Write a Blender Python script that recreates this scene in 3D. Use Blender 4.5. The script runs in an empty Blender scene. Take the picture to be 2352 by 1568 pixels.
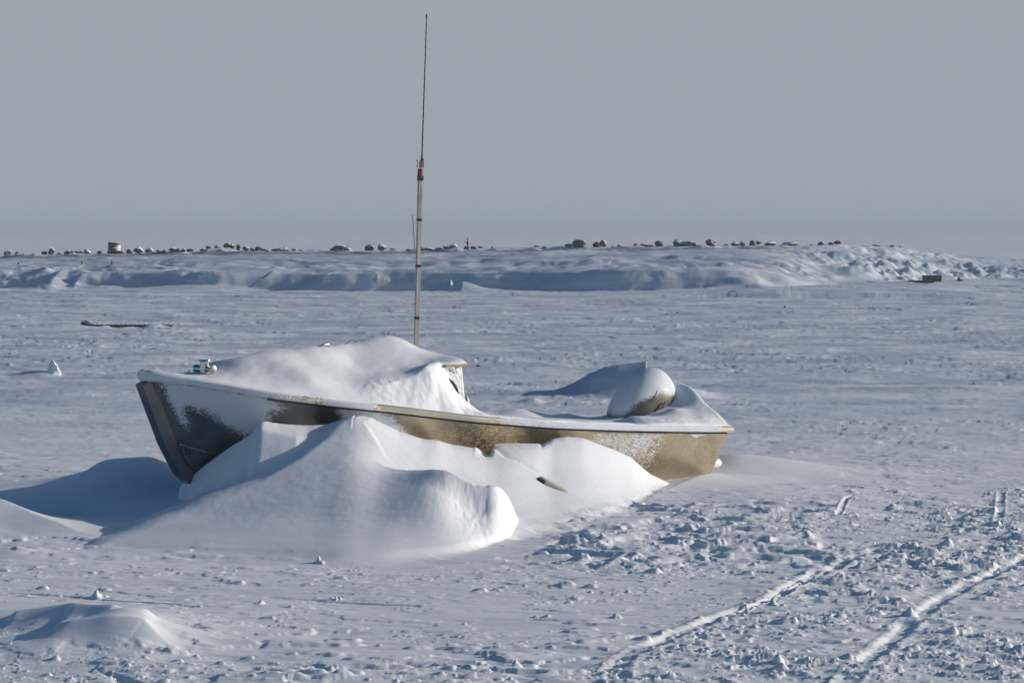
import bpy, math, random
import numpy as np
from mathutils import Vector, Matrix, Euler
R = math.radians
rng = np.random.default_rng(7)
random.seed(7)
S = bpy.context.scene
COL = S.collection

# ------------------------------------------------------------------ camera, world, sun, exposure
FOC = 6000.0                 # focal length in pixels of a 2352 px wide picture
HC = 2.6                     # camera height above the flat snow
PITCH = math.atan((784 - 525) / FOC)
cam = bpy.data.cameras.new("camera")
camo = bpy.data.objects.new("camera", cam); COL.objects.link(camo)
camo.location = (0, 0, HC)
camo.rotation_euler = (math.pi / 2 - PITCH, 0, 0)
cam.sensor_width = 36.0
cam.lens = FOC / 2352 * 36.0
cam.clip_start = 0.1
cam.clip_end = 20000
S.camera = camo

SUN_EL, SUN_AZ = R(17.0), R(78.0)       # azimuth clockwise from +Y (the viewing direction)
world = bpy.data.worlds.new("World"); S.world = world
world.use_nodes = True
wt = world.node_tree; wt.nodes.clear()
wo = wt.nodes.new("ShaderNodeOutputWorld")
bg = wt.nodes.new("ShaderNodeBackground"); bg.inputs["Strength"].default_value = 0.10
sky = wt.nodes.new("ShaderNodeTexSky"); sky.sky_type = 'NISHITA'; sky.sun_disc = False
sky.sun_elevation = SUN_EL; sky.sun_rotation = SUN_AZ
sky.air_density = 1.0; sky.dust_density = 2.0; sky.ozone_density = 1.5
hs = wt.nodes.new("ShaderNodeHueSaturation")
hs.inputs["Saturation"].default_value = 1.55; hs.inputs["Value"].default_value = 0.70
wt.links.new(sky.outputs[0], hs.inputs["Color"])
# thin frozen fog low in the sky: a grey veil that is thickest at the horizon and thins upward
tc = wt.nodes.new("ShaderNodeTexCoord")
sx = wt.nodes.new("ShaderNodeSeparateXYZ"); wt.links.new(tc.outputs["Generated"], sx.inputs[0])
mr = wt.nodes.new("ShaderNodeMapRange"); mr.interpolation_type = 'SMOOTHSTEP'
mr.inputs["From Min"].default_value = 0.09; mr.inputs["From Max"].default_value = 0.24
mr.inputs["To Min"].default_value = 1.0; mr.inputs["To Max"].default_value = 0.0
wt.links.new(sx.outputs["Z"], mr.inputs["Value"])
mx = wt.nodes.new("ShaderNodeMix"); mx.data_type = 'RGBA'
wt.links.new(mr.outputs[0], mx.inputs["Factor"])
wt.links.new(hs.outputs[0], mx.inputs[6])
mx.inputs[7].default_value = (3.42, 3.82, 4.25, 1)
wt.links.new(mx.outputs[2], bg.inputs["Color"])
wt.links.new(bg.outputs[0], wo.inputs["Surface"])

sl = bpy.data.lights.new("sun", 'SUN'); sl.energy = 3.75; sl.angle = R(0.5); sl.color = (1.0, 0.94, 0.86)
so = bpy.data.objects.new("sun", sl); COL.objects.link(so)
SUNV = Vector((math.sin(SUN_AZ) * math.cos(SUN_EL), math.cos(SUN_AZ) * math.cos(SUN_EL), math.sin(SUN_EL)))
so.rotation_euler = SUNV.to_track_quat('Z', 'Y').to_euler()
so.location = (40, 20, 30)
S.view_settings.view_transform = 'Standard'; S.view_settings.look = 'None'
S.view_settings.exposure = 0.0; S.view_settings.gamma = 1.0
S.cycles.max_bounces = 6; S.cycles.volume_bounces = 0; S.cycles.diffuse_bounces = 4
S.cycles.use_denoising = True

# ------------------------------------------------------------------ planning helpers
_cp, _sp = math.cos(PITCH), math.sin(PITCH)
def P(u, v, y):
    """world point at depth y behind picture position (u, v) of a 2352x1568 picture"""
    a = (u - 1176) / FOC; b = -(v - 784) / FOC
    d = (a, _cp + b * _sp, b * _cp - _sp)
    k = y / d[1]
    return np.array((d[0] * k, y, HC + d[2] * k))
def UV(x, y, z):
    dx, dy, dz = x, y, z - HC
    zc = dy * _cp - dz * _sp
    return 1176 + FOC * dx / zc, 784 - FOC * (dy * _sp + dz * _cp) / zc
def flat(u, v):
    return P(u, v, 1.0)[0] * 0 + y_flat(v)
def y_flat(v):
    b = -(v - 784) / FOC
    return HC * (_cp + b * _sp) / (_sp - b * _cp)

def hash2(ix, iy, seed):
    h = (ix.astype(np.int64) * 374761393 + iy.astype(np.int64) * 668265263 + seed * 2147483647 + seed * 974711) & 0xFFFFFFFF
    h = ((h ^ (h >> 13)) * 1274126177) & 0xFFFFFFFF
    h = ((h ^ (h >> 16)) * 2246822519) & 0xFFFFFFFF
    return h ^ (h >> 15)
def noise2(x, y, seed=0):
    """gradient noise, about -1..1"""
    x = np.asarray(x, dtype=np.float64); y = np.asarray(y, dtype=np.float64)
    ix = np.floor(x); iy = np.floor(y); fx = x - ix; fy = y - iy
    ux = fx * fx * fx * (fx * (fx * 6 - 15) + 10); uy = fy * fy * fy * (fy * (fy * 6 - 15) + 10)
    def g(ox, oy):
        a = hash2(ix + ox, iy + oy, seed).astype(np.float64) * (2 * math.pi / 4294967296.0)
        return np.cos(a) * (fx - ox) + np.sin(a) * (fy - oy)
    n00, n10, n01, n11 = g(0, 0), g(1, 0), g(0, 1), g(1, 1)
    a = n00 + ux * (n10 - n00); b = n01 + ux * (n11 - n01)
    return (a + uy * (b - a)) * 1.45
def fbm(x, y, seed=0, octv=3, gain=0.5):
    s = 0; a = 1.0
    for o in range(octv):
        s = s + a * noise2(x, y, seed + 17 * o); x = x * 2.03 + 5.1; y = y * 2.03 - 3.7; a *= gain
    return s
def sstep(a, b, x):
    t = np.clip((x - a) / (b - a), 0, 1); return t * t * (3 - 2 * t)

class TPS:
    def __init__(s, pts, z, lam=1e-3):
        p = np.asarray(pts, float); z = np.asarray(z, float); n = len(p)
        s.p = p
        r2 = ((p[:, None] - p[None]) ** 2).sum(-1)
        K = np.where(r2 > 0, r2 * np.log(r2 + 1e-300), 0) + lam * np.eye(n)
        Q = np.hstack([np.ones((n, 1)), p])
        A = np.zeros((n + 3, n + 3)); A[:n, :n] = K; A[:n, n:] = Q; A[n:, :n] = Q.T
        w = np.linalg.solve(A, np.concatenate([z, np.zeros(3)])); s.w = w[:n]; s.a = w[n:]
    def __call__(s, x, y):
        sh = np.shape(x); x = np.ravel(x).astype(np.float64); y = np.ravel(y).astype(np.float64)
        out = s.a[0] + s.a[1] * x + s.a[2] * y
        for (px, py), w in zip(s.p, s.w):
            r2 = (x - px) ** 2 + (y - py) ** 2
            out += w * r2 * np.log(r2 + 1e-12)
        return out.reshape(sh)

# ------------------------------------------------------------------ object helpers
def tag(o, label=None, cat=None, group=None, kind=None):
    if label: o["label"] = label
    if cat: o["category"] = cat
    if group: o["group"] = group
    if kind: o["kind"] = kind
    return o
def empty(name, loc, rz=0.0):
    o = bpy.data.objects.new(name, None); COL.objects.link(o)
    o.location = loc; o.rotation_euler = (0, 0, rz); o.empty_display_size = 0.2
    return o
def link(name, me, mat, parent=None):
    o = bpy.data.objects.new(name, me); COL.objects.link(o)
    if mat is not None: me.materials.append(mat)
    if parent is not None: o.parent = parent
    return o
def grid_mesh(name, X, Y, Z, keep=None, smooth=True):
    n, m = X.shape
    co = np.stack([X, Y, Z], -1).reshape(-1, 3).astype(np.float32)
    idx = np.arange(n * m, dtype=np.int32).reshape(n, m)
    q = np.stack([idx[:-1, :-1], idx[:-1, 1:], idx[1:, 1:], idx[1:, :-1]], -1)
    q = q.reshape(-1, 4) if keep is None else q[keep]
    me = bpy.data.meshes.new(name)
    me.vertices.add(len(co)); me.vertices.foreach_set("co", co.ravel())
    me.loops.add(q.size); me.loops.foreach_set("vertex_index", q.ravel().astype(np.int32))
    me.polygons.add(len(q))
    me.polygons.foreach_set("loop_start", np.arange(0, q.size, 4, dtype=np.int32))
    me.polygons.foreach_set("loop_total", np.full(len(q), 4, dtype=np.int32))
    me.update(calc_edges=True)
    me.polygons.foreach_set("use_smooth", np.full(len(q), smooth, dtype=bool))
    return me
def set_attr(me, name, vals):
    a = me.attributes.new(name, 'FLOAT', 'POINT'); a.data.foreach_set("value", np.ravel(vals).astype(np.float32))

class MB:
    def __init__(s): s.v = []; s.f = []
    def add(s, vs, fs):
        k = len(s.v); s.v += [tuple(p) for p in vs]; s.f += [tuple(i + k for i in f) for f in fs]; return s
    def box(s, c, d, M=None, bev=0.0):
        x, y, z = d[0] / 2, d[1] / 2, d[2] / 2
        pts = [(-x, -y, -z), (x, -y, -z), (x, y, -z), (-x, y, -z), (-x, -y, z), (x, -y, z), (x, y, z), (-x, y, z)]
        if M is not None: pts = [tuple(M @ Vector(p)) for p in pts]
        pts = [(p[0] + c[0], p[1] + c[1], p[2] + c[2]) for p in pts]
        return s.add(pts, [(0, 3, 2, 1), (4, 5, 6, 7), (0, 1, 5, 4), (1, 2, 6, 5), (2, 3, 7, 6), (3, 0, 4, 7)])
    def sweep(s, path, rad, n=12, prof=None, up=(0, 0, 1), closed_ends=True, phase=0.0):
        """tube along a path; rad number or list; prof optional list of (a,b) profile points"""
        path = [Vector(p) for p in path]; m = len(path)
        rings = []
        for i, p in enumerate(path):
            t = (path[min(i + 1, m - 1)] - path[max(i - 1, 0)]).normalized()
            a = Vector(up).cross(t)
            if a.length < 1e-4: a = Vector((1, 0, 0)).cross(t)
            a.normalize(); b = t.cross(a)
            r = rad[i] if hasattr(rad, '__len__') else rad
            if prof is None:
                ring = [p + a * (r * math.cos(phase + 2 * math.pi * k / n)) + b * (r * math.sin(phase + 2 * math.pi * k / n)) for k in range(n)]
            else:
                ring = [p + a * (q[0] * r) + b * (q[1] * r) for q in prof]
            rings.append(ring)
        n = len(rings[0]); vs = [q for r_ in rings for q in r_]
        fs = [(i * n + k, i * n + (k + 1) % n, (i + 1) * n + (k + 1) % n, (i + 1) * n + k) for i in range(m - 1) for k in range(n)]
        if closed_ends:
            fs.append(tuple(range(n - 1, -1, -1))); fs.append(tuple((m - 1) * n + k for k in range(n)))
        return s.add(vs, fs)
    def build(s, name, mat, parent=None, smooth=False, bevel=0.0):
        me = bpy.data.meshes.new(name); me.from_pydata(s.v, [], s.f); me.update()
        o = link(name, me, mat, parent)
        if smooth:
            me.polygons.foreach_set("use_smooth", np.ones(len(me.polygons), dtype=bool))
            try: me.set_sharp_from_angle(angle=R(38))
            except Exception: pass
        if bevel > 0:
            b = o.modifiers.new("bevel", 'BEVEL'); b.width = bevel; b.segments = 2; b.limit_method = 'ANGLE'
        return o

# ------------------------------------------------------------------ materials
def new_mat(name):
    m = bpy.data.materials.new(name); m.use_nodes = True
    nt = m.node_tree; nt.nodes.clear()
    out = nt.nodes.new("ShaderNodeOutputMaterial"); b = nt.nodes.new("ShaderNodeBsdfPrincipled")
    nt.links.new(b.outputs[0], out.inputs["Surface"])
    return m, nt, b
def N(nt, t, **kw):
    n = nt.nodes.new(t)
    for k, v in kw.items():
        if k in n.inputs: n.inputs[k].default_value = v
        else: setattr(n, k, v)
    return n
def L(nt, a, b): nt.links.new(a, b)
def math_n(nt, op, a, b=None, clamp=False):
    n = nt.nodes.new("ShaderNodeMath"); n.operation = op; n.use_clamp = clamp
    for i, q in enumerate((a, b)):
        if q is None: continue
        if isinstance(q, (int, float)): n.inputs[i].default_value = q
        else: nt.links.new(q, n.inputs[i])
    return n.outputs[0]
def mixc(nt, f, a, b):
    n = nt.nodes.new("ShaderNodeMix"); n.data_type = 'RGBA'
    for i, q in ((0, f), (6, a), (7, b)):
        if isinstance(q, (int, float)): n.inputs[i].default_value = q
        elif isinstance(q, tuple): n.inputs[i].default_value = (*q, 1) if len(q) == 3 else q
        else: nt.links.new(q, n.inputs[i])
    return n.outputs[2]
def mixf(nt, f, a, b):
    n = nt.nodes.new("ShaderNodeMix"); n.data_type = 'FLOAT'
    for i, q in ((0, f), (2, a), (3, b)):
        if isinstance(q, (int, float)): n.inputs[i].default_value = q
        else: nt.links.new(q, n.inputs[i])
    return n.outputs[0]
def ramp(nt, x, a, b, lo=0.0, hi=1.0, smooth=True):
    n = nt.nodes.new("ShaderNodeMapRange"); n.interpolation_type = 'SMOOTHSTEP' if smooth else 'LINEAR'
    n.inputs["From Min"].default_value = a; n.inputs["From Max"].default_value = b
    n.inputs["To Min"].default_value = lo; n.inputs["To Max"].default_value = hi
    nt.links.new(x, n.inputs["Value"]); return n.outputs[0]
def tex_noise(nt, vec, scale, detail=3.0, rough=0.55):
    n = nt.nodes.new("ShaderNodeTexNoise"); n.inputs["Scale"].default_value = scale
    n.inputs["Detail"].default_value = detail; n.inputs["Roughness"].default_value = rough
    nt.links.new(vec, n.inputs["Vector"]); return n.outputs["Fac"]
def mapping(nt, vec, scale=(1, 1, 1), rot=(0, 0, 0)):
    n = nt.nodes.new("ShaderNodeMapping"); n.inputs["Scale"].default_value = scale; n.inputs["Rotation"].default_value = rot
    nt.links.new(vec, n.inputs["Vector"]); return n.outputs[0]
def bump(nt, h, dist, strength=1.0, normal=None):
    n = nt.nodes.new("ShaderNodeBump"); n.inputs["Distance"].default_value = dist; n.inputs["Strength"].default_value = strength
    nt.links.new(h, n.inputs["Height"])
    if normal is not None: nt.links.new(normal, n.inputs["Normal"])
    return n.outputs[0]
SNOW = (0.83, 0.85, 0.885)
def snow_mat(name, fine=0.004, grain=0.0012, crust=0.0, ground=False):
    m, nt, b = new_mat(name)
    g = N(nt, "ShaderNodeTexCoord").outputs["Object"]
    n1 = tex_noise(nt, mapping(nt, g, (0.55, 1.6, 1.0)), 9, 5, 0.6)
    n2 = tex_noise(nt, g, 130, 2, 0.6)
    big = tex_noise(nt, mapping(nt, g, (0.25, 1.1, 1)), 1.3, 4, 0.6)
    c = mixc(nt, ramp(nt, big, 0.35, 0.7), SNOW, (0.79, 0.815, 0.86))
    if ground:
        at = N(nt, "ShaderNodeAttribute"); at.attribute_name = "crust_shade"
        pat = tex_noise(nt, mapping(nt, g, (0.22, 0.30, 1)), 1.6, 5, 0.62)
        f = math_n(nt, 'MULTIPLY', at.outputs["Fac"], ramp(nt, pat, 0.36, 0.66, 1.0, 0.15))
        c = mixc(nt, f, c, (0.46, 0.535, 0.64))  # older bluish crust, plus small self-shadows of the relief put into the colour
        gr = N(nt, "ShaderNodeAttribute"); gr.attribute_name = "gravel"
        gn = tex_noise(nt, mapping(nt, g, (1.2, 1.0, 1.0)), 2.2, 5, 0.7)
        c = mixc(nt, ramp(nt, math_n(nt, 'ADD', gr.outputs["Fac"], math_n(nt, 'MULTIPLY', gn, 0.9)), 0.95, 1.35, 0, 0.75), c, (0.20, 0.195, 0.185))
    L(nt, c, b.inputs["Base Color"])
    nb = bump(nt, n1, fine)
    nb = bump(nt, n2, grain, 1.0, nb)
    if crust > 0:
        v = N(nt, "ShaderNodeTexVoronoi"); v.inputs["Scale"].default_value = 28; L(nt, g, v.inputs["Vector"])
        nb = bump(nt, v.outputs["Distance"], crust, 1.0, nb)
    L(nt, nb, b.inputs["Normal"])
    b.inputs["Roughness"].default_value = 0.62
    return m
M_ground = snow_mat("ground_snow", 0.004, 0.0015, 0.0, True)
M_cover = snow_mat("packed_snow", 0.004, 0.0015)

def metal_mat(name, base=(0.43, 0.365, 0.265), rough=0.27, metallic=1.0, frost=True, fb=0.008, amp=0.95):
    m, nt, b = new_mat(name)
    g = N(nt, "ShaderNodeTexCoord").outputs["Object"]
    st = tex_noise(nt, mapping(nt, g, (1.5, 1.5, 22)), 3.0, 5, 0.65)       # brushed streaks
    bl = tex_noise(nt, g, 2.2, 6, 0.65)                                      # oxide blotches
    sc = tex_noise(nt, mapping(nt, g, (9, 9, 40), (0, 0.6, 0)), 6.0, 3, 0.7)
    c = mixc(nt, ramp(nt, bl, 0.38, 0.68), base, tuple(q * 0.72 for q in base))
    c = mixc(nt, ramp(nt, st, 0.55, 0.75, 0, 0.35), c, tuple(min(1, q * 1.25) for q in base))
    c = mixc(nt, ramp(nt, sc, 0.66, 0.72, 0, 0.5), c, tuple(q * 0.35 for q in base))
    if frost:
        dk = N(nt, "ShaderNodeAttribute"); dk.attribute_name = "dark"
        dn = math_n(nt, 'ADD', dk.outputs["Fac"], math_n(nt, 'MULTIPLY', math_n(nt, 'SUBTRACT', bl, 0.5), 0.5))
        c = mixc(nt, ramp(nt, dn, 0.15, 0.85), c, (0.13, 0.145, 0.16))  # slate tone paints in the shade of the bow
    r = mixf(nt, ramp(nt, bl, 0.35, 0.7), rough, rough + 0.13)
    if frost:      # sun glint painted into the colour amidships, broken up by scratches
        sk = N(nt, "ShaderNodeAttribute"); sk.attribute_name = "glint"
        s1_ = tex_noise(nt, mapping(nt, g, (30, 30, 8), (0, .5, 0)), 2.0, 4, 0.7)
        s2_ = tex_noise(nt, mapping(nt, g, (9, 9, 34), (0, -.4, 0)), 2.0, 4, 0.7)
        sf = math_n(nt, 'MULTIPLY', sk.outputs["Fac"], ramp(nt, math_n(nt, 'MAXIMUM', s1_, s2_), 0.48, 0.66))
        c = mixc(nt, sf, c, (0.80, 0.64, 0.42)); r = mixf(nt, sf, r, 0.52)
    nrm = bump(nt, st, 0.0012)
    nrm = bump(nt, tex_noise(nt, g, 1.6, 2, 0.5), 0.03, 1.0, nrm)
    if frost:
        at = N(nt, "ShaderNodeAttribute"); at.attribute_name = "frost"
        fn = tex_noise(nt, mapping(nt, g, (.4, 1, 1.2)), 66, 5, 0.65)
        fn2 = tex_noise(nt, g, 9, 3, 0.6)
        x = math_n(nt, 'ADD', at.outputs["Fac"], math_n(nt, 'MULTIPLY', math_n(nt, 'SUBTRACT', fn, 0.5), amp))
        x = math_n(nt, 'ADD', x, math_n(nt, 'MULTIPLY', math_n(nt, 'SUBTRACT', fn2, 0.5), 0.35))
        fm = ramp(nt, x, 0.40, 0.66)
        c = mixc(nt, fm, c, (0.66, 0.70, 0.76))
        r = mixf(nt, fm, r, 0.7)
        L(nt, mixf(nt, fm, metallic, 0.0), b.inputs["Metallic"])
        hgt = math_n(nt, 'MULTIPLY', fm, math_n(nt, 'ADD', fn, 0.3))
        nrm = bump(nt, hgt, fb, 0.8, nrm)
    else:
        b.inputs["Metallic"].default_value = metallic
    L(nt, c, b.inputs["Base Color"]); L(nt, r, b.inputs["Roughness"]); L(nt, nrm, b.inputs["Normal"])
    return m
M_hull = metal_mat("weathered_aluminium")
M_rail = metal_mat("rail_aluminium", (0.66, 0.60, 0.50), 0.34, 0.9)
M_steel = metal_mat("stainless_steel", (0.62, 0.63, 0.64), 0.12, 1.0, False)
M_cowl = metal_mat("cowl_grey", (0.11, 0.107, 0.10), 0.3, 0.5, True, 0.002, 0.35)

def plain(name, c, rough=0.6, metallic=0.0, var=0.25, scale=20, bmp=0.002):
    m, nt, b = new_mat(name)
    g = N(nt, "ShaderNodeTexCoord").outputs["Object"]
    n = tex_noise(nt, g, scale, 4, 0.6)
    L(nt, mixc(nt, ramp(nt, n, 0.3, 0.7), c, tuple(q * (1 - var) for q in c)), b.inputs["Base Color"])
    L(nt, bump(nt, n, bmp), b.inputs["Normal"])
    b.inputs["Roughness"].default_value = rough; b.inputs["Metallic"].default_value = metallic
    return m
M_black = plain("black_rubber", (0.012, 0.012, 0.014), 0.55)
M_tape = plain("black_tape", (0.015, 0.015, 0.017), 0.4)
M_red = plain("red_tape", (0.25, 0.065, 0.03), 0.5)
M_letter = plain("black_paint", (0.01, 0.01, 0.012), 0.45)
M_green = plain("green_gasket", (0.025, 0.045, 0.035), 0.6)
M_cream = plain("cream_plastic", (0.78, 0.72, 0.56), 0.4, 0, 0.12, 30)
M_white = plain("white_plastic", (0.8, 0.8, 0.78), 0.4, 0, 0.05)
M_roofedge = plain("tan_paint", (0.42, 0.30, 0.16), 0.6)
M_bracket = plain("grey_metal", (0.35, 0.36, 0.37), 0.35, 0.7)
M_darkwood = plain("dark_wood", (0.05, 0.042, 0.036), 0.8, 0, 0.5, 14, 0.01)
M_redboard = plain("rusty_red_board", (0.07, 0.035, 0.028), 0.8, 0, 0.5, 8, 0.01)
M_crate = plain("grey_crate_board", (0.085, 0.085, 0.09), 0.8, 0, 0.45, 6, 0.01)
def wood_mat():
    m, nt, b = new_mat("grey_wood")
    g = N(nt, "ShaderNodeTexCoord").outputs["Object"]
    n = tex_noise(nt, mapping(nt, g, (60, 60, 2.2)), 1.0, 5, 0.65)
    n2 = tex_noise(nt, g, 5, 3, 0.6)
    c = mixc(nt, ramp(nt, n, 0.35, 0.65), (0.52, 0.50, 0.46), (0.34, 0.32, 0.285))
    c = mixc(nt, ramp(nt, n2, 0.55, 0.75, 0, 0.6), c, (0.22, 0.19, 0.15))
    L(nt, c, b.inputs["Base Color"]); L(nt, bump(nt, n, 0.002), b.inputs["Normal"]); b.inputs["Roughness"].default_value = 0.75
    return m
M_wood = wood_mat()
def snowy(name, c, lo=0.25, hi=0.65, dirx=0.35):
    """dark stuff with snow lying on its upward and windward faces"""
    m, nt, b = new_mat(name)
    g = N(nt, "ShaderNodeTexCoord").outputs["Object"]; ge = N(nt, "ShaderNodeNewGeometry")
    sp = N(nt, "ShaderNodeSeparateXYZ"); L(nt, ge.outputs["Normal"], sp.inputs[0])
    n = tex_noise(nt, g, 3.0, 5, 0.65)
    k = math_n(nt, 'ADD', sp.outputs["Z"], math_n(nt, 'MULTIPLY', sp.outputs["X"], dirx))
    k = math_n(nt, 'ADD', k, math_n(nt, 'MULTIPLY', math_n(nt, 'SUBTRACT', n, 0.5), 1.2))
    f = ramp(nt, k, lo, hi)
    d = mixc(nt, ramp(nt, tex_noise(nt, g, 5, 4), 0.35, 0.65), c, tuple(q * 0.5 for q in c))
    L(nt, mixc(nt, f, d, (0.8, 0.82, 0.86)), b.inputs["Base Color"])
    L(nt, bump(nt, n, 0.03), b.inputs["Normal"]); b.inputs["Roughness"].default_value = 0.8
    return m
M_rock = snowy("snowy_rock", (0.07, 0.065, 0.06), .4, .9)
M_rockdark = snowy("bare_rock", (0.05, 0.047, 0.045), 0.8, 1.2)
M_rockwhite = snowy("snowed_rock", (0.09, 0.085, 0.08), 0.2, 0.8)
M_drum = snowy("rusty_drum_metal", (0.07, 0.055, 0.045), 0.05, 0.6, 0.5)

# ------------------------------------------------------------------ boat frame (needed by the drift)
PSI = R(40.0)
BX, BY = float(P(322, 868, 23.1)[0]), 23.1
AX, AY = math.cos(PSI), math.sin(PSI)       # aft direction; port (towards camera) = (AY, -AX)
S_T = [0, 0.3, 0.6, 1.0, 1.5, 2.0, 3.0, 4.0, 5.0, 6.0, 6.5]
B_T = [0.05, 0.27, 0.45, 0.62, 0.76, 0.86, 0.95, 0.97, 0.94, 0.88, 0.85]
Z_T = [1.275, 1.215, 1.155, 1.075, 1.0, 0.94, 0.80, 0.695, 0.62, 0.555, 0.527]
def bw(s): return np.interp(s, _sf, _bf)
def zg(s): return np.interp(s, _sf, _zf)
_sf = np.linspace(0, 6.5, 400)
def _smooth(tab):
    y = np.interp(_sf, S_T, tab)
    for _ in range(60): y[1:-1] = 0.25 * y[:-2] + 0.5 * y[1:-1] + 0.25 * y[2:]
    return y
_bf = _smooth(B_T); _zf = _smooth(Z_T)
def boat_w(s, t, z=0.0):                     # t positive to port
    return BX + s * AX + t * AY, BY + s * AY - t * AX, z
def s_of(u, t):
    k = (u - 1176) / FOC                      # x = k*y (near enough for planning)
    return (k * (BY - t * AX) - BX - t * AY) / (AX - k * AY)
def st_ctrl(lst):
    pts, zs = [], []
    for u, v, t in lst:
        s = s_of(u, t); y = BY + s * AY - t * AX
        pts.append((s, t)); zs.append(P(u, v, y)[2])
    return pts, zs

# ------------------------------------------------------------------ ground: one sheet of wind packed snow
ctrl = [  # (u, v, depth): lesser mounds around the boat
 (1640,1105,26.0),(1560,1130,25.3),(1700,1105,26.2),(1650,1130,25.0),
 (1660,1062,28.0),(1740,1062,28.2),(1800,1085,27.5),
 (350,1050,25.0),(300,1052,25.0),(230,1060,25.0),(190,1085,25.0),(150,1103,25.0),(60,1120,25.0),(0,1125,25.0),(400,1075,25.0),
 (300,1100,24.2),(200,1130,23.8),(250,1162,23.2),(280,1187,22.85),(100,1160,23.8),
 (0,1155,22.8),(70,1185,22.3),(130,1205,22.0),(240,1240,21.4),(60,1174,23.6),(150,1192,23.2),(0,1210,21.9),(0,1262,21.0),
 (50,1270,20.7),
 (20,1450,16.6),(60,1430,16.8),(170,1412,16.8),(260,1420,16.7),(350,1445,16.7),(200,1447,16.5),(160,1445,16.2),(250,1440,16.2),(330,1448,16.2),(420,1495,16.0),(200,1490,15.95),
]
flat0 = [(500,1330),(100,1330),(800,1330),(1200,1262),(1400,1230),(1600,1240),(2000,1200),(2300,1150),(100,1375),(330,1385),(600,1430),(1000,1400),(1400,1400),(1800,1350),(2300,1350),
 (150,1512),(300,1518),(0,1505),(500,1540),(1000,1540),(1500,1540),(2000,1540),(2352,1540),(1900,1100),(2300,1060),(1850,1040),(1100,1330),(480,1450),(-250,1150),(-250,1300),(-250,1450),(-200,1060),(2600,1200),(2600,1500),(0,1100)]
pts, zs = [], []
for u, v, y in ctrl:
    p = P(u, v, y); pts.append(p[:2]); zs.append(p[2])
for u, v in flat0:
    y = y_flat(v); pts.append(P(u, v, y)[:2]); zs.append(0.0)
for (x, y, z) in [(-3.4,26.5,.12),(-2.6,27.2,.05),(-1.5,27.5,.0),(0,28.3,.0),(1.2,29.5,0),(-5,27,.02),(-4.2,29,0),(-1,30.5,0),(3,31,0),(-3,32,0),
                  (-2.2,24.6,.2),(-1,25.2,.1),(0,25.8,.05),(1,26.6,.05),(-2.6,22.4,.06),(-2,21.5,0),(-1,22,0),(0,22.5,0),(-1.8,23.3,.1),(.8,24,0)]:
    pts.append((x, y)); zs.append(z)
DRIFT = TPS(pts, zs, 2e-3)

# asymmetric crest lines on the drifts
def crest(line, amp, wl, wr, X, Y):
    """sharp ridge along a world polyline; wl / wr = widths of its left and right flank"""
    best = np.full(X.shape, 1e9); val = np.zeros(X.shape)
    n = len(line) - 1
    for i in range(n):
        (x0, y0), (x1, y1) = line[i], line[i + 1]
        dx, dy = x1 - x0, y1 - y0; L2 = dx * dx + dy * dy
        t = np.clip(((X - x0) * dx + (Y - y0) * dy) / L2, 0, 1)
        ex, ey = X - x0 - t * dx, Y - y0 - t * dy
        dd = np.hypot(ex, ey); side = dx * ey - dy * ex
        w = np.where(side > 0, wl, wr)
        f = np.clip(1 - dd / w, 0, 1) ** 1.6
        g = (i + t) / n
        a = np.interp(g, np.linspace(0, 1, len(amp)), amp)
        b = dd < best; best = np.where(b, dd, best); val = np.where(b, f * a, val)
    return val
def crest_(X, Y, line, amp, wl, wr): return crest(line, amp, wl, wr, X, Y)
# sheet layout: rows by depth (fine where it is near), columns fanning out from the viewer
ys = [0.6]
while ys[-1] < 14.2: ys.append(ys[-1] + 0.35)
ys[-1] = 14.2
while ys[-1] < 30: ys.append(ys[-1] * 1.0011)
while ys[-1] < 104: ys.append(ys[-1] * 1.0033)
while ys[-1] < 136: ys.append(ys[-1] + 0.11)
while ys[-1] < 9000: ys.append(ys[-1] * 1.03)
ys = np.array(ys)
tin = np.arange(-0.2115, 0.2115, 0.000335)
te = 0.2115 * np.power(1.115, np.arange(1, 24))
tt = np.concatenate([-te[::-1], tin, te])
Yg, Tg = np.meshgrid(ys, tt, indexing='ij')
Xg = Tg * Yg + 0.0
Zg = np.zeros_like(Xg)
Ug = 1176 + FOC * Tg                    # bearing, in picture columns
print("ground grid", Xg.shape)
r_near = (ys > 14.0) & (ys < 34)
Xn, Yn = Xg[r_near], Yg[r_near]; Un = Ug[r_near]
d = DRIFT(Xn, Yn)
def tabx(lst):
    """(u, v, depth) -> sorted x, depth, height"""
    q = np.array([P(*k) for k in lst]); q = q[np.argsort(q[:, 0])]; return q[:, 0], q[:, 1], q[:, 2]
def smin(a, b, k): h = np.clip(.5 + .5 * (b - a) / k, 0, 1); return b + (a - b) * h - k * h * (1 - h)
def smax(a, b, k):
    k = np.maximum(k * np.clip(np.minimum(a, b) / .06, 0, 1), 1e-6); return -smin(-a, -b, k)
def sm1(x, y, n=1500, w=.10):
    """smooth a table along x"""
    xs_ = np.linspace(x[0] - .5, x[-1] + .5, n); yy = np.interp(xs_, x, y); k = max(1, int(w / (xs_[1] - xs_[0])))
    ker = np.hanning(2 * k + 3); ker /= ker.sum(); yp = np.pad(yy, k + 1, mode='edge'); return xs_, np.convolve(yp, ker, 'valid')[:n]
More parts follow.
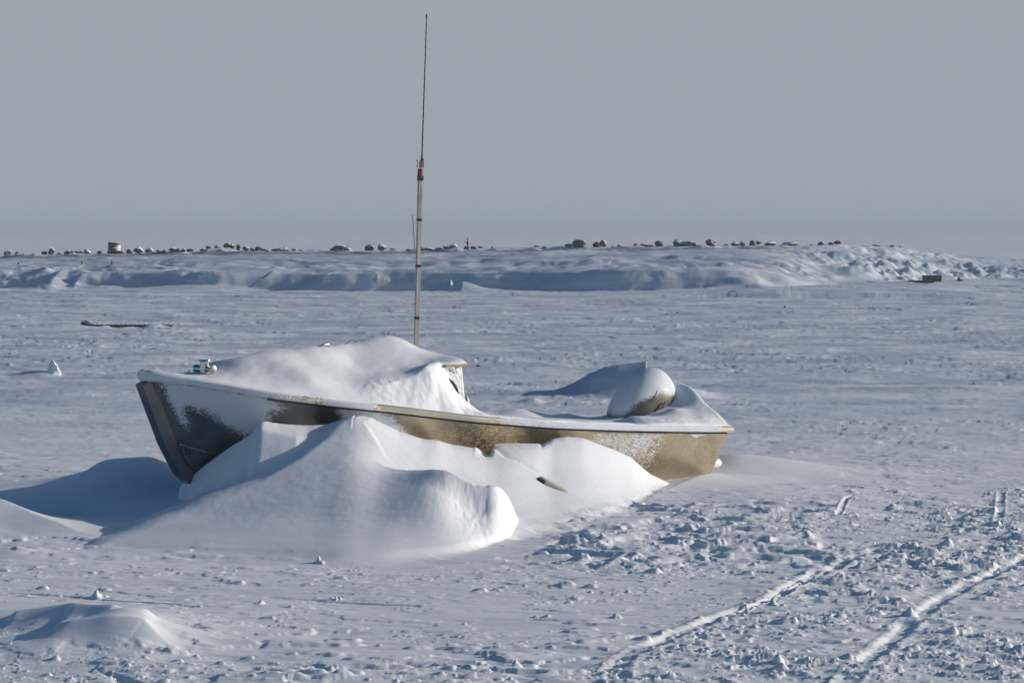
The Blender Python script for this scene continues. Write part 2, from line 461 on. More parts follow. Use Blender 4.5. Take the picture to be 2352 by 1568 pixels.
TOUCH = [(800,958,23.42),(820,956,23.45),(851,962,23.5),(882,977,23.55),(919,993,23.65),(970,1006,23.8),(1005,1008,23.9),(1039,1019,24.0),(1085,1027,24.12),
 (1093,1026,24.15),(1106,1036,24.2),(1118,1045,24.25),(1128,1043,24.28),(1134,1022,24.3),(1160,1021,24.4),(1236,1021,24.6),(1246,1024,24.65),(1251,1019,24.68),(1270,1009,24.75),(1300,1004,24.85),(1340,1008,24.95),(1400,1030,25.15),(1450,1050,25.35),(1495,1090,25.55),(1550,1122,25.85),(1600,1135,26.1)]
tx, ty, tz = tabx(TOUCH)
SOFT = [q for q in TOUCH if not 1087 < q[0] < 1260] + [(1130,1028,24.3),(1200,1018,24.5)]
qx, qy, qz = tabx(SOFT)
yc_x, yc_v = sm1(np.concatenate([[-3.3, -1.6], tx]), np.concatenate([[23.42, 23.42], ty]))
zs_x, zs_v = sm1(np.concatenate([[-3.3, -1.75], qx]), np.concatenate([[.93, .925], qz]), w=.12)
zd_x, zd_v = sm1(np.concatenate([[-3.3, -1.75], tx]), np.concatenate([[.93, .925], tz]), w=.012)
fx = np.array([(u - 1176) / FOC * y for u, y in ((200,20.9),(500,20.6),(800,20.3),(900,20.4),(1000,20.9),(1100,21.4),(1180,21.8),(1240,22.1),(1300,22.5),(1400,23.4),(1480,24.5),(1550,25.5),(1620,26.0))])
yf_x, yf_v = sm1(fx, np.array([20.9,20.6,20.3,20.4,20.9,21.4,21.8,22.1,22.5,23.4,24.5,25.5,26.0]), w=.2)
YC, YF = np.interp(Xn, yc_x, yc_v), np.interp(Xn, yf_x, yf_v)
tp = (YC - Yn) / np.maximum(YC - YF, .15)
ZS = np.interp(Xn, zs_x, zs_v); ZD = np.interp(Xn, zd_x, zd_v)
pr1 = np.interp(np.linspace(-.3, 1.3, 1601), [-.3, 0, .04, .09, .2, .35, .5, .65, .8, .95, 1.1, 1.3], [1, 1, .995, .96, .82, .60, .42, .26, .13, .05, .012, 0])
kq = np.hanning(121); kq /= kq.sum(); pr1 = np.convolve(np.pad(pr1, 60, mode='edge'), kq, 'valid')
tp = tp ** (1 - .22 * sstep(-.1, .4, Xn)) if False else np.where(tp > 0, np.abs(tp) ** (1 - .25 * sstep(-.1, .4, Xn)), tp)
A = (ZS + (ZD - ZS) * (1 - sstep(.03, .16, tp))) * np.interp(tp, np.linspace(-.3, 1.3, 1601), pr1)
A = np.where(tp > 1.3, 0, A)
# left flank: falls away from the sun
wob = .10 * noise2(Yn / .9, Xn * 0 + .3, 601) + .05 * noise2(Yn / .35, Xn * 0 + 1.3, 602)
Bf = np.interp(Xn + wob - .12 * (Yn - 22.3), [-4.2, -3.45, -2.55, -2.09, -1.86, -1.5, -1.2], [-.05, .0, .34, .50, .66, .95, 1.4])
F = smin(A, Bf, .07)
ys1 = np.interp(Xn, [-3.6, -3.25, -3.08, -2.85, -2.74, -2.6], [22.2, 22.3, 22.4, 22.7, 23.3, 99])
F = F - .55 * np.maximum(0, Yn - np.minimum(ys1, YC + .12))
# plateau close to the hull behind that flank
LIP = [(405,1125,23.5),(432,1102,23.45),(470,1072,23.3),(520,1035,23.15),(561,1008,23.1),(578,999,23.12),(590,978,23.15),(600,969,23.15),(640,975,23.2),(707,981,23.3),(748,979,23.35),(790,965,23.42)]
lx, ly, lz = tabx(LIP)
lyx, lyv = sm1(lx, ly, w=.08); lzx, lzv = sm1(lx, lz, w=.05)
LY, LZ = np.interp(Xn, lyx, lyv), np.interp(Xn, lzx, lzv)
top_w = np.interp(Xn, [-2.8, -2.3, -1.9, -1.5], [.05, .12, .30, .3])
dq = LY - top_w - Yn
Q = LZ - .06 * np.clip((LY - Yn) / top_w, 0, 1) - np.where(dq > 0, .75 * dq + .5 * np.minimum(dq, .25) ** 2, 0) - .5 * np.maximum(0, Yn - LY - .1)
Q = np.where((Xn > -3.0) & (Xn < -1.42), Q, -1)
F = smax(F, Q, .09)
# the nearer dune with its curled crest
NC = [(740,1010,22.9),(800,1046,22.75),(870,1062,22.6),(950,1062,22.45),(1030,1067,22.2),(1090,1084,22.1),(1135,1109,22.15),(1160,1136,22.3),(1176,1163,22.45),(1190,1190,22.6),(1197,1214,22.7)]
nx_, ny_, nz_ = tabx(NC)
nyx, nyv = sm1(nx_, ny_, w=.12); nzx, nzv = sm1(nx_, nz_, w=.09)
NY, NZ = np.interp(Xn, nyx, nyv), np.interp(Xn, nzx, nzv)
nfx, nfv = sm1(np.array([(u - 1176) / FOC * y for u, y in ((740,20.3),(870,20.4),(1000,20.75),(1080,21.0),(1130,21.25),(1170,21.75),(1200,22.4))]), np.array([20.3,20.4,20.75,21.0,21.25,21.75,22.4]), w=.2)
NF = np.interp(Xn, nfx, nfv)
tn = (NY - Yn) / np.maximum(NY - NF, .1)
tnn = np.linspace(0, 1.2, 601); pq = np.interp(tnn, [0, .1, .3, .5, .7, .85, 1, 1.2], [1, .975, .83, .58, .33, .16, .05, 0]); kz = np.hanning(81); kz /= kz.sum(); pq = np.convolve(np.pad(pq, 40, mode='edge'), kz, 'valid'); prn = np.interp(tn, tnn, pq)
Nd = NZ * prn - 1.1 * np.maximum(0, Yn - NY)
pc = P(1090, 1150, 21.85)
Nd = Nd + crest_(Xn, Yn, [tuple(P(*q)[:2]) for q in NC[4:10]], [0, .02, .035, .04, .03, 0], .12, .14)
Nd -= .23 * np.exp(-((Xn - pc[0]) / np.where(Xn > pc[0], .21, .30)) ** 2 - ((Yn - pc[1]) / np.where(Yn > pc[1], .30, .5)) ** 2) * (1 + .03 * fbm(Xn / .05, Yn / .12, 615, 2))
Nd += .022 * np.exp(-((Xn - .0 + .02) / .10) ** 2 - ((Yn - 21.65) / .3) ** 2) * 0
fade = sstep(-1.64, -.42, Xn); Nd = np.where(Nd > F, F + (Nd - F) * fade, Nd)
Nd = np.where((Xn > nx_[0]) & (Xn < nx_[-1] + .01), Nd, -1)
F = np.maximum(F, Nd)
# crease running down the face of the bank, and the wind scoop under the curled lip
F += crest_(Xn, Yn, [tuple(P(*q)[:2]) for q in ((850,985,23.4),(835,1005,23.2),(865,1040,22.95),(890,1062,22.7))], [0, .012, .016, 0], .05, .22)
F -= crest_(Xn, Yn, [tuple(P(*q)[:2]) for q in ((1128,1046,24.25),(1160,1065,24.0),(1235,1095,23.9))], [.02, .012, .006], .10, .05)
F = F + sstep(.05, .25, F) * (.022 * fbm(Xn / 1.5, Yn / 1.1, 611, 2) + .0012 * fbm(Xn / .09, Yn / .09, 612, 2))
F = np.maximum(F, 0)
wF = sstep(.0, .06, F); d = d * (1 - wF) + wF * np.maximum(d, F)
win = sstep(14.2, 15.2, Yn) * (1 - sstep(29.5, 33.5, Yn)) * sstep(-0.27, -0.225, Tg[r_near]) * (1 - sstep(0.225, 0.27, Tg[r_near]))
d = d * win
macro = np.zeros_like(Zg); macro[r_near] = d
def W(lst): return [tuple(P(u, v, y)[:2]) for u, v, y in lst]
m = 0
m += crest(W([(0,1155,22.8),(70,1185,22.3),(130,1205,22.0),(240,1238,21.4)]), [.04, .04, .03, 0], .25, .4, Xn, Yn)
m += crest(W([(160,1445,16.2),(250,1440,16.2),(330,1448,16.2),(400,1485,16.0)]), [.03, .04, .05, 0], .14, .28, Xn, Yn)
m += crest(W([(20,1450,16.7),(170,1412,16.8),(260,1420,16.7),(360,1448,16.7)]), [0, .035, .04, 0], .2, .2, Xn, Yn)
m += crest(W([(330,1447,16.5),(470,1466,16.45),(700,1484,16.25),(1000,1492,16.1)]), [.05, .035, .02, 0], .10, .55, Xn, Yn)
m += crest(W([(1310,1240,22.2),(1345,1240,22.0),(1420,1283,20.7)]), [.02, .07, .0], .12, .3, Xn, Yn)
m += crest(W([(1360,1320,19.7),(1420,1300,20.2),(1480,1310,19.9)]), [.0, .05, .0], .15, .35, Xn, Yn)
m += crest(W([(1530,1278,20.8),(1570,1258,21.2),(1640,1262,21.1),(1760,1262,21.1)]), [.02, .07, .05, .0], .2, .15, Xn, Yn)
m += crest(W([(1830,1215,22.6),(1900,1180,23.7),(1930,1172,24)]), [.01, .03, .01], .3, .2, Xn, Yn)
m += crest(W([(1790,1240,21.8),(1840,1230,22.1),(1880,1258,21.3)]), [.01, .035, .01], .15, .25, Xn, Yn)
m += crest(W([(1470,1150,24.6),(1560,1127,25.5),(1640,1106,26.4),(1760,1104,26.6)]), [.02, .05, .06, .02], .4, .6, Xn, Yn)
# scour notch beside the hull and the gap behind the drift
for (u, v, y, a, sx_, sy_) in [(1200,1212,21.95,-.03,.1,.1)]:
    p = P(u, v, y); m += a * np.exp(-((Xn - p[0]) / sx_) ** 2 - ((Yn - p[1]) / sy_) ** 2)
macro[r_near] += m
Zg += macro
# mounds farther out: (u, v_base, height, half width m, depth half width)
def bumpg(x0, y0, h, wl, wr, wy, p=2.0):
    r = (ys > y0 - 4 * wy) & (ys < y0 + 4 * wy)
    X, Y = Xg[r], Yg[r]
    w = np.where(X < x0, wl, wr)
    Zg[r] += h * np.exp(-np.abs((X - x0) / w) ** p - ((Y - y0) / wy) ** 2)
for (u, v, h, wl, wr) in [(345,754,.13,.16,.32),(382,757,.05,.4,.4),(245,757,.05,.12,.1),(300,757,.04,.2,.2)]:
    yq = y_flat(751.5) - .42; bumpg((u - 1176) / FOC * yq, yq, h, wl, wr, .2, 2.5)
y0 = 40.5; r = (ys > 38) & (ys < 44)
hx = np.interp(Xg[r] * y0 / Yg[r], [-1.0, .1, .7, .95, 1.2, 1.45, 1.65, 2.085, 2.12, 2.9], [0, .03, .10, .19, .34, .46, .50, .545, .02, 0])
Zg[r] += hx * np.exp(-np.abs((Yg[r] - y0 - .1) / .36) ** 2.6)
p = P(120, 862, y_flat(862)); bumpg(p[0] - .15, p[1] - .1, .09, .5, .25, .4)
p = P(1225, 926, y_flat(926)); bumpg(p[0], p[1], .10, .25, .12, .2)
p = P(1560, 900, y_flat(912)); bumpg(p[0], p[1], .16, .3, .5, .5)

for (u, v, h, wl, wr, wy) in [(150,1470,.06,.07,.7,.22),(45,1442,.06,.08,.9,.22),(330,1462,.05,.35,.09,.25),(10,1278,.05,.3,.3,.2)]:
    p = P(u, v, y_flat(v)); bumpg(p[0], p[1], h, wl, wr, wy, 2.6)
p = P(1705, 1085, 27.4); bumpg(p[0], p[1], .17, .55, 1.3, .5)
# the snow bank at the back
Ub = Ug
def usm(U, xs_, vs_):
    g_ = np.arange(-1000, 3400, 10.0); v_ = np.interp(g_, xs_, vs_); kk_ = np.hanning(33); kk_ /= kk_.sum()
    return np.interp(U, g_, np.convolve(np.pad(v_, 16, mode='edge'), kk_, 'valid'))
toe = usm(Ub, [-900,0,300,600,1050,1500,1800,2000,2150,2300,3200], [114,112,110.5,109,107,105,104.5,107.5,112,117,122])
vtop = np.interp(Ub, [-900,0,250,500,700,950,1150,1300,1500,1700,1900,2000,2060,2130,2200,2300,2400,3200], [592,591,586,581,580,578,574,573,570,569,566,568,572,582,590,598,604,615])
r = (ys > 98) & (ys < 160)
X, Y, U, T0, VT = Xg[r], Yg[r], Ub[r], toe[r], vtop[r]
apron = usm(U, [-900,0,300,600,1050,1500,1800,2000,2150,2300,3200], [0,.0,.02,.0,.02,.10,.24,.32,.42,.34,.2])
Zg[r] += apron * sstep(-20, 0, Y - T0) * (1 - sstep(18, 26, Y - T0))
T0 = T0 + 1.0 * fbm(X / 9.0, Y / 30 + 3, 51, 2)
zt = HC - (VT - 525) / FOC * (T0 + 9.5) - apron
D = Y - T0
D = D + 0.28 * noise2(X / 3.2, Y / 2.0, 61) + 0.10 * noise2(X / .9, Y / .8, 62)
lt = .5 + .5 * np.clip(fbm(X / 6.0, Y / 30, 63, 2) * 1.6, -1, 1)
prof = np.interp(D, [0, .45, 1.0, 1.7, 3.0, 4.3, 6.0, 7.6, 9.5, 14, 19, 24], [0, .24, .46, .54, .57, .62, .80, .92, 1, 1, .5, 0])
soft = sstep(1650, 1950, U); prof = prof * (1 - soft) + soft * np.interp(D, [0, 1, 4, 9.5, 14, 19, 24], [0, .06, .42, 1, 1, .5, 0])
hb = zt * prof
mid = np.exp(-((D - 3.4) / 2.2) ** 2)
hb += mid * (0.13 * fbm(X / 2.8, Y / 1.3, 71, 3) + .10 * np.abs(noise2(X / 1.3, Y / .7, 72)))
up_ = np.exp(-((D - 6.8) / 2.0) ** 2)
hb += up_ * .06 * fbm(X / 3.5, Y / .9, 73, 3)
ice = sstep(1700, 1990, U) * np.exp(-((D - 4) / 5.5) ** 2)          # broken ice blocks at its right end
blk = np.clip(np.abs(fbm(X / 2.6, Y / 1.5, 81, 4, .6)) * 1.3 - .15, 0, 1)
hb += ice * sstep(-.5, .4, noise2(X / 5, Y / 3, 87)) * (0.40 * blk + .04 * noise2(X / .5, Y / .5, 82))
lumpL = (1 - sstep(150, 420, U)) * np.exp(-((D - 1.5) / 2.5) ** 2)
hb += lumpL * .22 * np.clip(fbm(X / 1.6, Y / 1.2, 83, 3), 0, 1)
hb += np.exp(-((D - 9.8) / .9) ** 2) * (1 - soft) * .13 * np.clip(fbm(X / 1.1, Y / .9, 86, 3) + .1, 0, 1)
Zg[r] += np.maximum(hb, 0) * sstep(-.3, .3, D)
GRAV = np.zeros_like(Zg); GRAV[r] = np.exp(-((D - 8.9) / .9) ** 2) * (1 - soft * .6)
def toe_at(u): return float(np.interp(u, [-900,0,300,600,1050,1500,1800,2000,2150,2300,3200], [114,112,110.5,109,107,105,104.5,107.5,112,117,122]))
bumpg((511 - 1176) / FOC * (toe_at(511) + 9.8), toe_at(511) + 9.8, .26, .75, .7, .8)
for (u, vb, h, wl, wr, wy) in [(125,652,.50,.9,.6,.9),(175,640,.2,.25,.3,.5),(1062,668,.42,.28,.9,.8),(1036,664,.45,.5,.10,.5),(1740,645,.2,2.5,.5,.8),(500,664,.25,3,1.5,1.0),(230,662,.14,1.5,1.5,.8)]:
    yb = toe_at(u) - .2; bumpg((u - 1176) / FOC * yb, yb, h, wl, wr, wy, 1.4)
# faraway sea ice: low hummocks
r = ys > 140
Zg[r] += 0.25 * np.clip(fbm(Xg[r] / 14, Yg[r] / 40, 91, 3) - .15, 0, 1) * sstep(140, 180, Yg[r])

# wind crust (sastrugi): ripples drawn out along the wind, in patches; smooth on the fresh drifts
smooth = np.exp(-(np.maximum(macro, 0) / .06) ** 2)
Vg = 525 + FOC * HC / Yg
zone = np.clip(0.55 + .75 * fbm(Xg / 2.6 + 9, Yg / 4.2, 5, 3), .1, 1.4)
front = sstep(1285, 1330, Vg) * (1 - sstep(1395, 1470, Vg)) * (1 - sstep(900, 1700, Ug))
zone = zone * (1 - .55 * front)
wx = noise2(Xg / 1.7, Yg / 1.7, 31) * .5
far = sstep(24, 60, Yg)
s1 = fbm((Xg + Yg * .15) / 1.1 + wx, Yg / .34 + wx, 11, 4, .55)
s1 = np.sign(s1) * np.abs(s1) ** 1.25
s2 = fbm((Xg + Yg * .1) / .42 + wx, Yg / .13 + wx, 12, 3, .55)
s3 = fbm((Xg - Yg * .1) / 4.5, Yg / 1.3, 13, 3, .5)
inner = (np.abs(Tg) < .30) & (Yg > 13)
Zg += smooth * (s1 * (.020 + .004 * far) + s2 * .009 * (1 - far)) * zone * np.where(Yg < 140, 1, 0)
Zg += smooth * s3 * (.02 + .05 * far) * np.where(Yg < 140, 1, 0)
pl = fbm((Xg + Yg * .12) / .75 + wx, Yg / .30 + wx, 21, 4, .55)
Zg += smooth * zone * .020 * sstep(.12, .30, pl) * (1 - sstep(23, 34, Yg))
pf = fbm((Xg + Yg * .12) / 4.5 + wx, Yg / 1.7 + wx, 22, 4, .55)
Zg += smooth * .026 * sstep(.05, .35, pf) * far * np.where(Yg < 140, 1, 0)
# faint relief on the drifts too
Zg += (1 - smooth) * np.where((Yg < 33) & (Yg > 14), .0012 * fbm(Xg / .5, Yg / .5, 15, 3), 0)

# lumps: broken crust pieces, thousands of them
def lump(x, y, w, h, el):
    i0, i1 = np.searchsorted(ys, (y - w * 2.2, y + w * 2.2))
    t0, t1 = (x - w * 3.2) / y, (x + w * 2.2) / y
    j0, j1 = np.searchsorted(tt, (t0, t1))
    if i1 - i0 < 2 or j1 - j0 < 2: return
    X = Xg[i0:i1, j0:j1] - x; Y = Yg[i0:i1, j0:j1] - y
    Xw = np.where(X < 0, X / (w * el), X / (w * .75))
    q = np.clip(1 - Xw ** 2 - (Y / (w * .8)) ** 2, 0, 1)
    Zg[i0:i1, j0:j1] += h * q ** .8
def dens(u, v):
    a = .07
    a += .45 * sstep(1480, 1525, v)
    a += .60 * sstep(1200, 1330, u) * sstep(1110, 1135, v) * (1 - sstep(1290, 1340, v))
    a += .9 * sstep(-60, 140, (u - 1380) + (v - 1520) * 2.3)
    a += .22 * sstep(1285, 1320, v) * (1 - sstep(1360, 1400, v))
    return a
zone2 = np.zeros_like(Zg); zone2[r_near] = dens(Ug[r_near], Vg[r_near]) * np.clip(.55 + 1.1 * fbm(Xg[r_near] / .9, Yg[r_near] / 1.5, 203, 3), 0, 1.3)
keepout = (Vg[r_near] < 1300) & (Ug[r_near] < 1330) & ~((Ug[r_near] > 1200) & (Vg[r_near] > 1230))
zone2[r_near] = np.where(keepout, 0, zone2[r_near]) * smooth[r_near]
X, Y, Z2 = Xg[r_near], Yg[r_near], zone2[r_near]
wq = .35 * noise2(X / .25, Y / .25, 221)
c1 = fbm((X + .15 * Y) / .46 + wq, Y / .15 + wq, 222, 4, .58)          # broken crust plates
c2 = fbm((X + .15 * Y) / .17 + wq, Y / .07 + wq, 223, 3, .55)         # smaller crumbs
c3 = fbm((X + .1 * Y) / .55, Y / .10, 224, 3, .55)                      # drawn-out ripples
Zg[r_near] += Z2 * (.017 * sstep(.20, .34, c1) * (.7 + .3 * np.clip(c2, -1, 1)) + .006 * sstep(.32, .50, c2) + .012 * c3)
Zg[r_near] += (1 - sstep(21, 26, Y)) * .5 * smooth[r_near] * np.where(keepout, 0, 1) * .012 * sstep(.46, .60, c2) * sstep(0, .3, noise2(X / .8, Y / 1.2, 225))
rf_ = (ys >= 26) & (ys < 106)
X, Y = Xg[rf_], Yg[rf_]
sc_ = np.clip(Y / 30, 1, 2.6)
wq = .4 * noise2(X / 1.2, Y / 1.2, 231)
c4 = fbm((X + .12 * Y) / 3.0 + wq, Y / .62 + wq, 232, 4, .55)
pm = sstep(-.15, .35, fbm(X / 7, Y / 9, 233, 3)) * smooth[rf_] * sstep(26, 30, Y) * np.where((np.abs(X) < 4) & (Y < 28.5), 0, 1)
Zg[rf_] += pm * (.016 + .008 * sstep(30, 60, Y)) * sstep(.15, .42, c4) * (1 - .6 * sstep(60, 100, Y))
c5 = fbm((X + .1 * Y) / 1.05 + wq, Y / .26 + wq, 236, 4, .58)
c6 = fbm((X + .1 * Y) / .5 + wq, Y / .2, 237, 3, .55)
Zg[rf_] += smooth[rf_] * sstep(25, 29, Y) * (1 - sstep(55, 95, Y)) * (.016 * sstep(.08, .30, c5) * (.35 + .65 * pm) + .005 * c6) * np.where((np.abs(X) < 4) & (Y < 28.5), 0, 1)
X, Y, U_, V_ = Xg[r_near], Yg[r_near], Ug[r_near], Vg[r_near]
wr_ = sstep(1190, 1380, U_ + (V_ - 1200) * .6) * (1 - sstep(1820, 2080, U_)) * sstep(1104, 1150, V_) * (1 - sstep(1285, 1335, V_)) * smooth[r_near]
wq = .4 * noise2(X / .5, Y / .5, 241)
Zg[r_near] += wr_ * (.034 * sstep(.02, .38, fbm((X + .2 * Y) / 1.0 + wq, Y / .55 + wq, 242, 4, .55)) + .015 * sstep(.12, .34, fbm((X + .2 * Y) / .42 + wq, Y / .24 + wq, 243, 3, .55)))
n_l = 0
for k in range(6000):
    u, v = rng.uniform(-60, 2420), rng.uniform(1085, 1600)
    y = y_flat(v); x = P(u, v, y)[0]
    i = min(np.searchsorted(ys, y), len(ys) - 1); j = min(np.searchsorted(tt, x / y), len(tt) - 1)
    if rng.random() > zone2[i, j] or smooth[i, j] < .75: continue
    w = min(.013 * np.exp(rng.normal(0, .55)), .06)
    lump(x, y, w, w * rng.uniform(.3, .8), rng.uniform(.9, 3.0)); n_l += 1
for k in range(90):
    v = rng.uniform(690, 1085); u = rng.uniform(-60, 2420)
    y = y_flat(v); x = P(u, v, y)[0]
    if y < 28.5 and 250 < u < 1750: continue
    w = (.015 + .0008 * y) * np.exp(rng.normal(0, .4))
    lump(x, y, w, w * rng.uniform(.2, .45), rng.uniform(2, 6)); n_l += 1
print("lumps", n_l)
# single pieces the photograph shows: (u, v_base, width m, height m)
for (u, v, w, h) in [(515,1524,.10,.05),(2010,1252,.06,.06),(1250,1420,.08,.03),(1780,1395,.1,.04),(1420,1420,.09,.035),(730,1290,.07,.05),(600,1390,.06,.03),(230,1370,.12,.05),(775,1375,.05,.03),(1660,1262,.16,.05),(1580,1262,.2,.06),(1500,1262,.1,.04),(2080,1420,.1,.05),(1190,1530,.1,.05),(340,1180,.04,.03),(2050,1170,.2,.04),(2120,1165,.16,.035),(1960,1140,.2,.035),(1700,1215,.2,.035)]:
    y = y_flat(v); x = P(u, v, y)[0]; w *= .5; h *= .55
    for q in range(5): lump(x + rng.normal(0, w * .6), y + rng.normal(0, w * .5), w * rng.uniform(.35, .8), h * rng.uniform(.5, 1), rng.uniform(.8, 1.6))
# snow machine tracks on the right
def track(line, hw, depth, lip):
    lw = [P(u, v, y_flat(v)) for u, v in line]
    r = (ys > 14.2) & (ys < 26); c = (tt > -.02) & (tt < .26)
    ix = np.ix_(r, c); X, Y = Xg[ix], Yg[ix]
    best = np.full(X.shape, 1e9); al = np.zeros(X.shape); acc = 0
    for a, b in zip(lw[:-1], lw[1:]):
        dx, dy = b[0] - a[0], b[1] - a[1]; LL = math.hypot(dx, dy)
        t = np.clip(((X - a[0]) * dx + (Y - a[1]) * dy) / LL ** 2, 0, 1)
        dd = ((X - a[0]) * dy - (Y - a[1]) * dx) / LL
        full = np.hypot(X - a[0] - t * dx, Y - a[1] - t * dy)
        b_ = full < np.abs(best); best = np.where(b_, np.where(dd >= 0, full, -full), best); al = np.where(b_, acc + t * LL, al); acc += LL
    br = sstep(-.45, .1, noise2(al / .55, al * 0 + depth * 40, 301)) * (.75 + .25 * noise2(al / .09, al * 0 + 2.2, 303))
    q = np.abs(best) / hw
    Zg[ix] += -depth * br * (1 - sstep(.35, 1.0, q)) + lip * (.5 + .7 * np.abs(noise2(al / .12, best / .06, 302))) * np.exp(-((q - 1.25) / .3) ** 2)
    return best, al, ix
track([(1405,1545),(1440,1508),(1500,1478),(1600,1440),(1700,1402),(1760,1385),(1850,1335),(1940,1290),(2010,1268)], .075, .030, .005)
track([(1915,1600),(1945,1560),(2000,1510),(2060,1455),(2150,1385),(2250,1335),(2352,1285),(2430,1255)], .075, .030, .005)
track([(1690,1412),(1790,1372),(1860,1335)], .04, .02, .012)
track([(2290,1220),(2296,1180),(2300,1130)], .04, .008, .006)
track([(1925,1190),(1940,1160),(1960,1150)], .03, .012, .006)
best, al, ix = track([(1720,1600),(1780,1530),(1900,1440),(2000,1380),(2100,1320),(2250,1255),(2400,1215)], .01, 0, 0)
belt = np.exp(-(np.abs(best + .1) / .85) ** 4)
Xq, Yq = Xg[ix], Yg[ix]
rp_ = np.clip(1 - 1.9 * np.abs(noise2((Xq + .25 * Yq) / .42 + .5 * noise2(Xq / .3, Yq / .3, 311), Yq / .13, 312)), 0, 1) ** 1.6
Zg[ix] += belt * (.013 * rp_ * (.5 + .5 * sstep(-.3, .3, noise2(Xq / .6, Yq / .6, 314))) + .006 * np.clip(fbm(Xq / .20, Yq / .10, 313, 2), 0, 1))
for (pts_, wd, dp) in [([(20,1358),(160,1368),(440,1396)], .025, .02), ([(620,1370),(800,1382),(960,1392)], .025, .018), ([(240,1540),(330,1570),(400,1600)], .05, .03), ([(1170,1395),(1300,1405),(1450,1412)], .02, .012)]:
    lw = [P(u, v, y_flat(v)) for u, v in pts_]
    r = (ys > 14.2) & (ys < 21)
    Zg[r] += -crest([tuple(q[:2]) for q in lw], [dp * .5, dp, dp * .6], wd, wd * 2.5, Xg[r], Yg[r])

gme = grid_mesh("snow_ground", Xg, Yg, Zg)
set_attr(gme, "crust_shade", sstep(26, 42, Yg) * np.where(Yg < 140, 1, .25))  # painted tone of the plain: older crust and its fine self-shadowing
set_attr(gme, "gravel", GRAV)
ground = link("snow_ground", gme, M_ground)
tag(ground, kind="structure")

def ground_z(x, y):
    i = int(np.clip(np.searchsorted(ys, y) - 1, 0, len(ys) - 2)); j = int(np.clip(np.searchsorted(tt, x / y) - 1, 0, len(tt) - 2))
    a = (y - ys[i]) / (ys[i + 1] - ys[i]); b = (x / y - tt[j]) / (tt[j + 1] - tt[j])
    return float((1 - a) * ((1 - b) * Zg[i, j] + b * Zg[i, j + 1]) + a * ((1 - b) * Zg[i + 1, j] + b * Zg[i + 1, j + 1]))
def ground_hit(u, v, ylo=14.5, yhi=170):
    """first place where the snow is seen at (u, v)"""
    y = ylo
    while y < yhi:
        p = P(u, v, y)
        if p[2] <= ground_z(p[0], y): return p
        y *= 1.0008
    p = P(u, v, yhi); return p

# ------------------------------------------------------------------ the boat
boat = empty("boat", (BX + .075 * AX, BY + .075 * AY, 0.0), PSI); boat.scale = (.985, 1, 1)
tag(boat, "snow-covered aluminium cabin boat half buried in a drift, outboard tilted up and tall radio mast", "boat")
NS, NH = 300, 34
pz_ch0, pz_k0 = .68, .34
def s_stem(z): return np.interp(z, [.0, .10, .18, .26, .36, .466, .72, 1.0, 1.28], [1.6, 1.15, .88, .68, .53, .39, .24, .12, .0])
def s_tr(z): return np.interp(z, [-.2, .53], [6.22, 6.5])
pp = np.linspace(0, 1, NS) ** 1.25
def hull_point(p, h):
    """p 0 bow..1 stern, h 0 gunwale..1 chine..2 keel (port side); returns s, t, z"""
    z_g = zg(p * 6.5); b_g = bw(p * 6.5)
    z_c = np.interp(p, [0, .05, .12, .25, .4, .7, 1], [.68, .56, .42, .24, .14, .06, .03])
    c_c = np.interp(p, [0, .05, .12, .25, .4, .7, 1], [.045, .16, .33, .56, .70, .76, .74])
    z_k = np.interp(p, [0, .03, .08, .2, 1], [.34, .2, .04, -.08, -.12])
    h1 = np.clip(h, 0, 1); h2 = np.clip(h - 1, 0, 1)
    z = z_g + (z_c - z_g) * h1 + (z_k - z_c) * h2
    fl = h1 + .22 * np.sin(np.pi * h1) * np.interp(p, [0, .15, .5, 1], [.35, .5, .15, .02])
    t = b_g + (c_c - b_g) * fl + (0.03 - c_c) * h2
    s0 = s_stem(z); s = s0 + (s_tr(z) - s0) * p
    return s, t, z
hh = np.concatenate([np.linspace(0, 1, NH), 1 + np.linspace(0, 1, 12)[1:]])
PPg, HHg = np.meshgrid(pp, hh, indexing='ij')
s_, t_, z_ = hull_point(PPg, HHg)
Sx = np.concatenate([s_, s_[:, ::-1]], 1); Tx = np.concatenate([t_, -t_[:, ::-1]], 1); Zx = np.concatenate([z_, z_[:, ::-1]], 1)
Tx = Tx
hull_me = grid_mesh("hull", Sx, -Tx, Zx)          # local y points to starboard
# close stem and transom
import bmesh
bm = bmesh.new(); bm.from_mesh(hull_me)
bm.verts.ensure_lookup_table(); mcol = Sx.shape[1]
for row in (0, NS - 1):
    vs = [bm.verts[row * mcol + k] for k in range(mcol)]
    h_ = mcol // 2
    for k in range(h_ - 1):
        try: bm.faces.new((vs[k], vs[k + 1], vs[mcol - 2 - k], vs[mcol - 1 - k]) if row == 0 else (vs[mcol - 1 - k], vs[mcol - 2 - k], vs[k + 1], vs[k]))
        except ValueError: pass
bmesh.ops.recalc_face_normals(bm, faces=bm.faces)
bm.to_mesh(hull_me); bm.free()
hull_me.set_sharp_from_angle(angle=R(30))
def poly_sd(px, py, poly):
    """signed distance to polygon, positive inside"""
    poly = np.array(poly, float); n = len(poly); ins = np.zeros(px.shape, bool); d = np.full(px.shape, 1e9)
    for i in range(n):
        x0, y0 = poly[i]; x1, y1 = poly[(i + 1) % n]
        ins ^= ((y0 > py) != (y1 > py)) & (px < (x1 - x0) * (py - y0) / (y1 - y0 + 1e-12) + x0)
        dx, dy = x1 - x0, y1 - y0
        t = np.clip(((px - x0) * dx + (py - y0) * dy) / (dx * dx + dy * dy + 1e-12), 0, 1)
        d = np.minimum(d, np.hypot(px - x0 - t * dx, py - y0 - t * dy))
    return np.where(ins, d, -d)
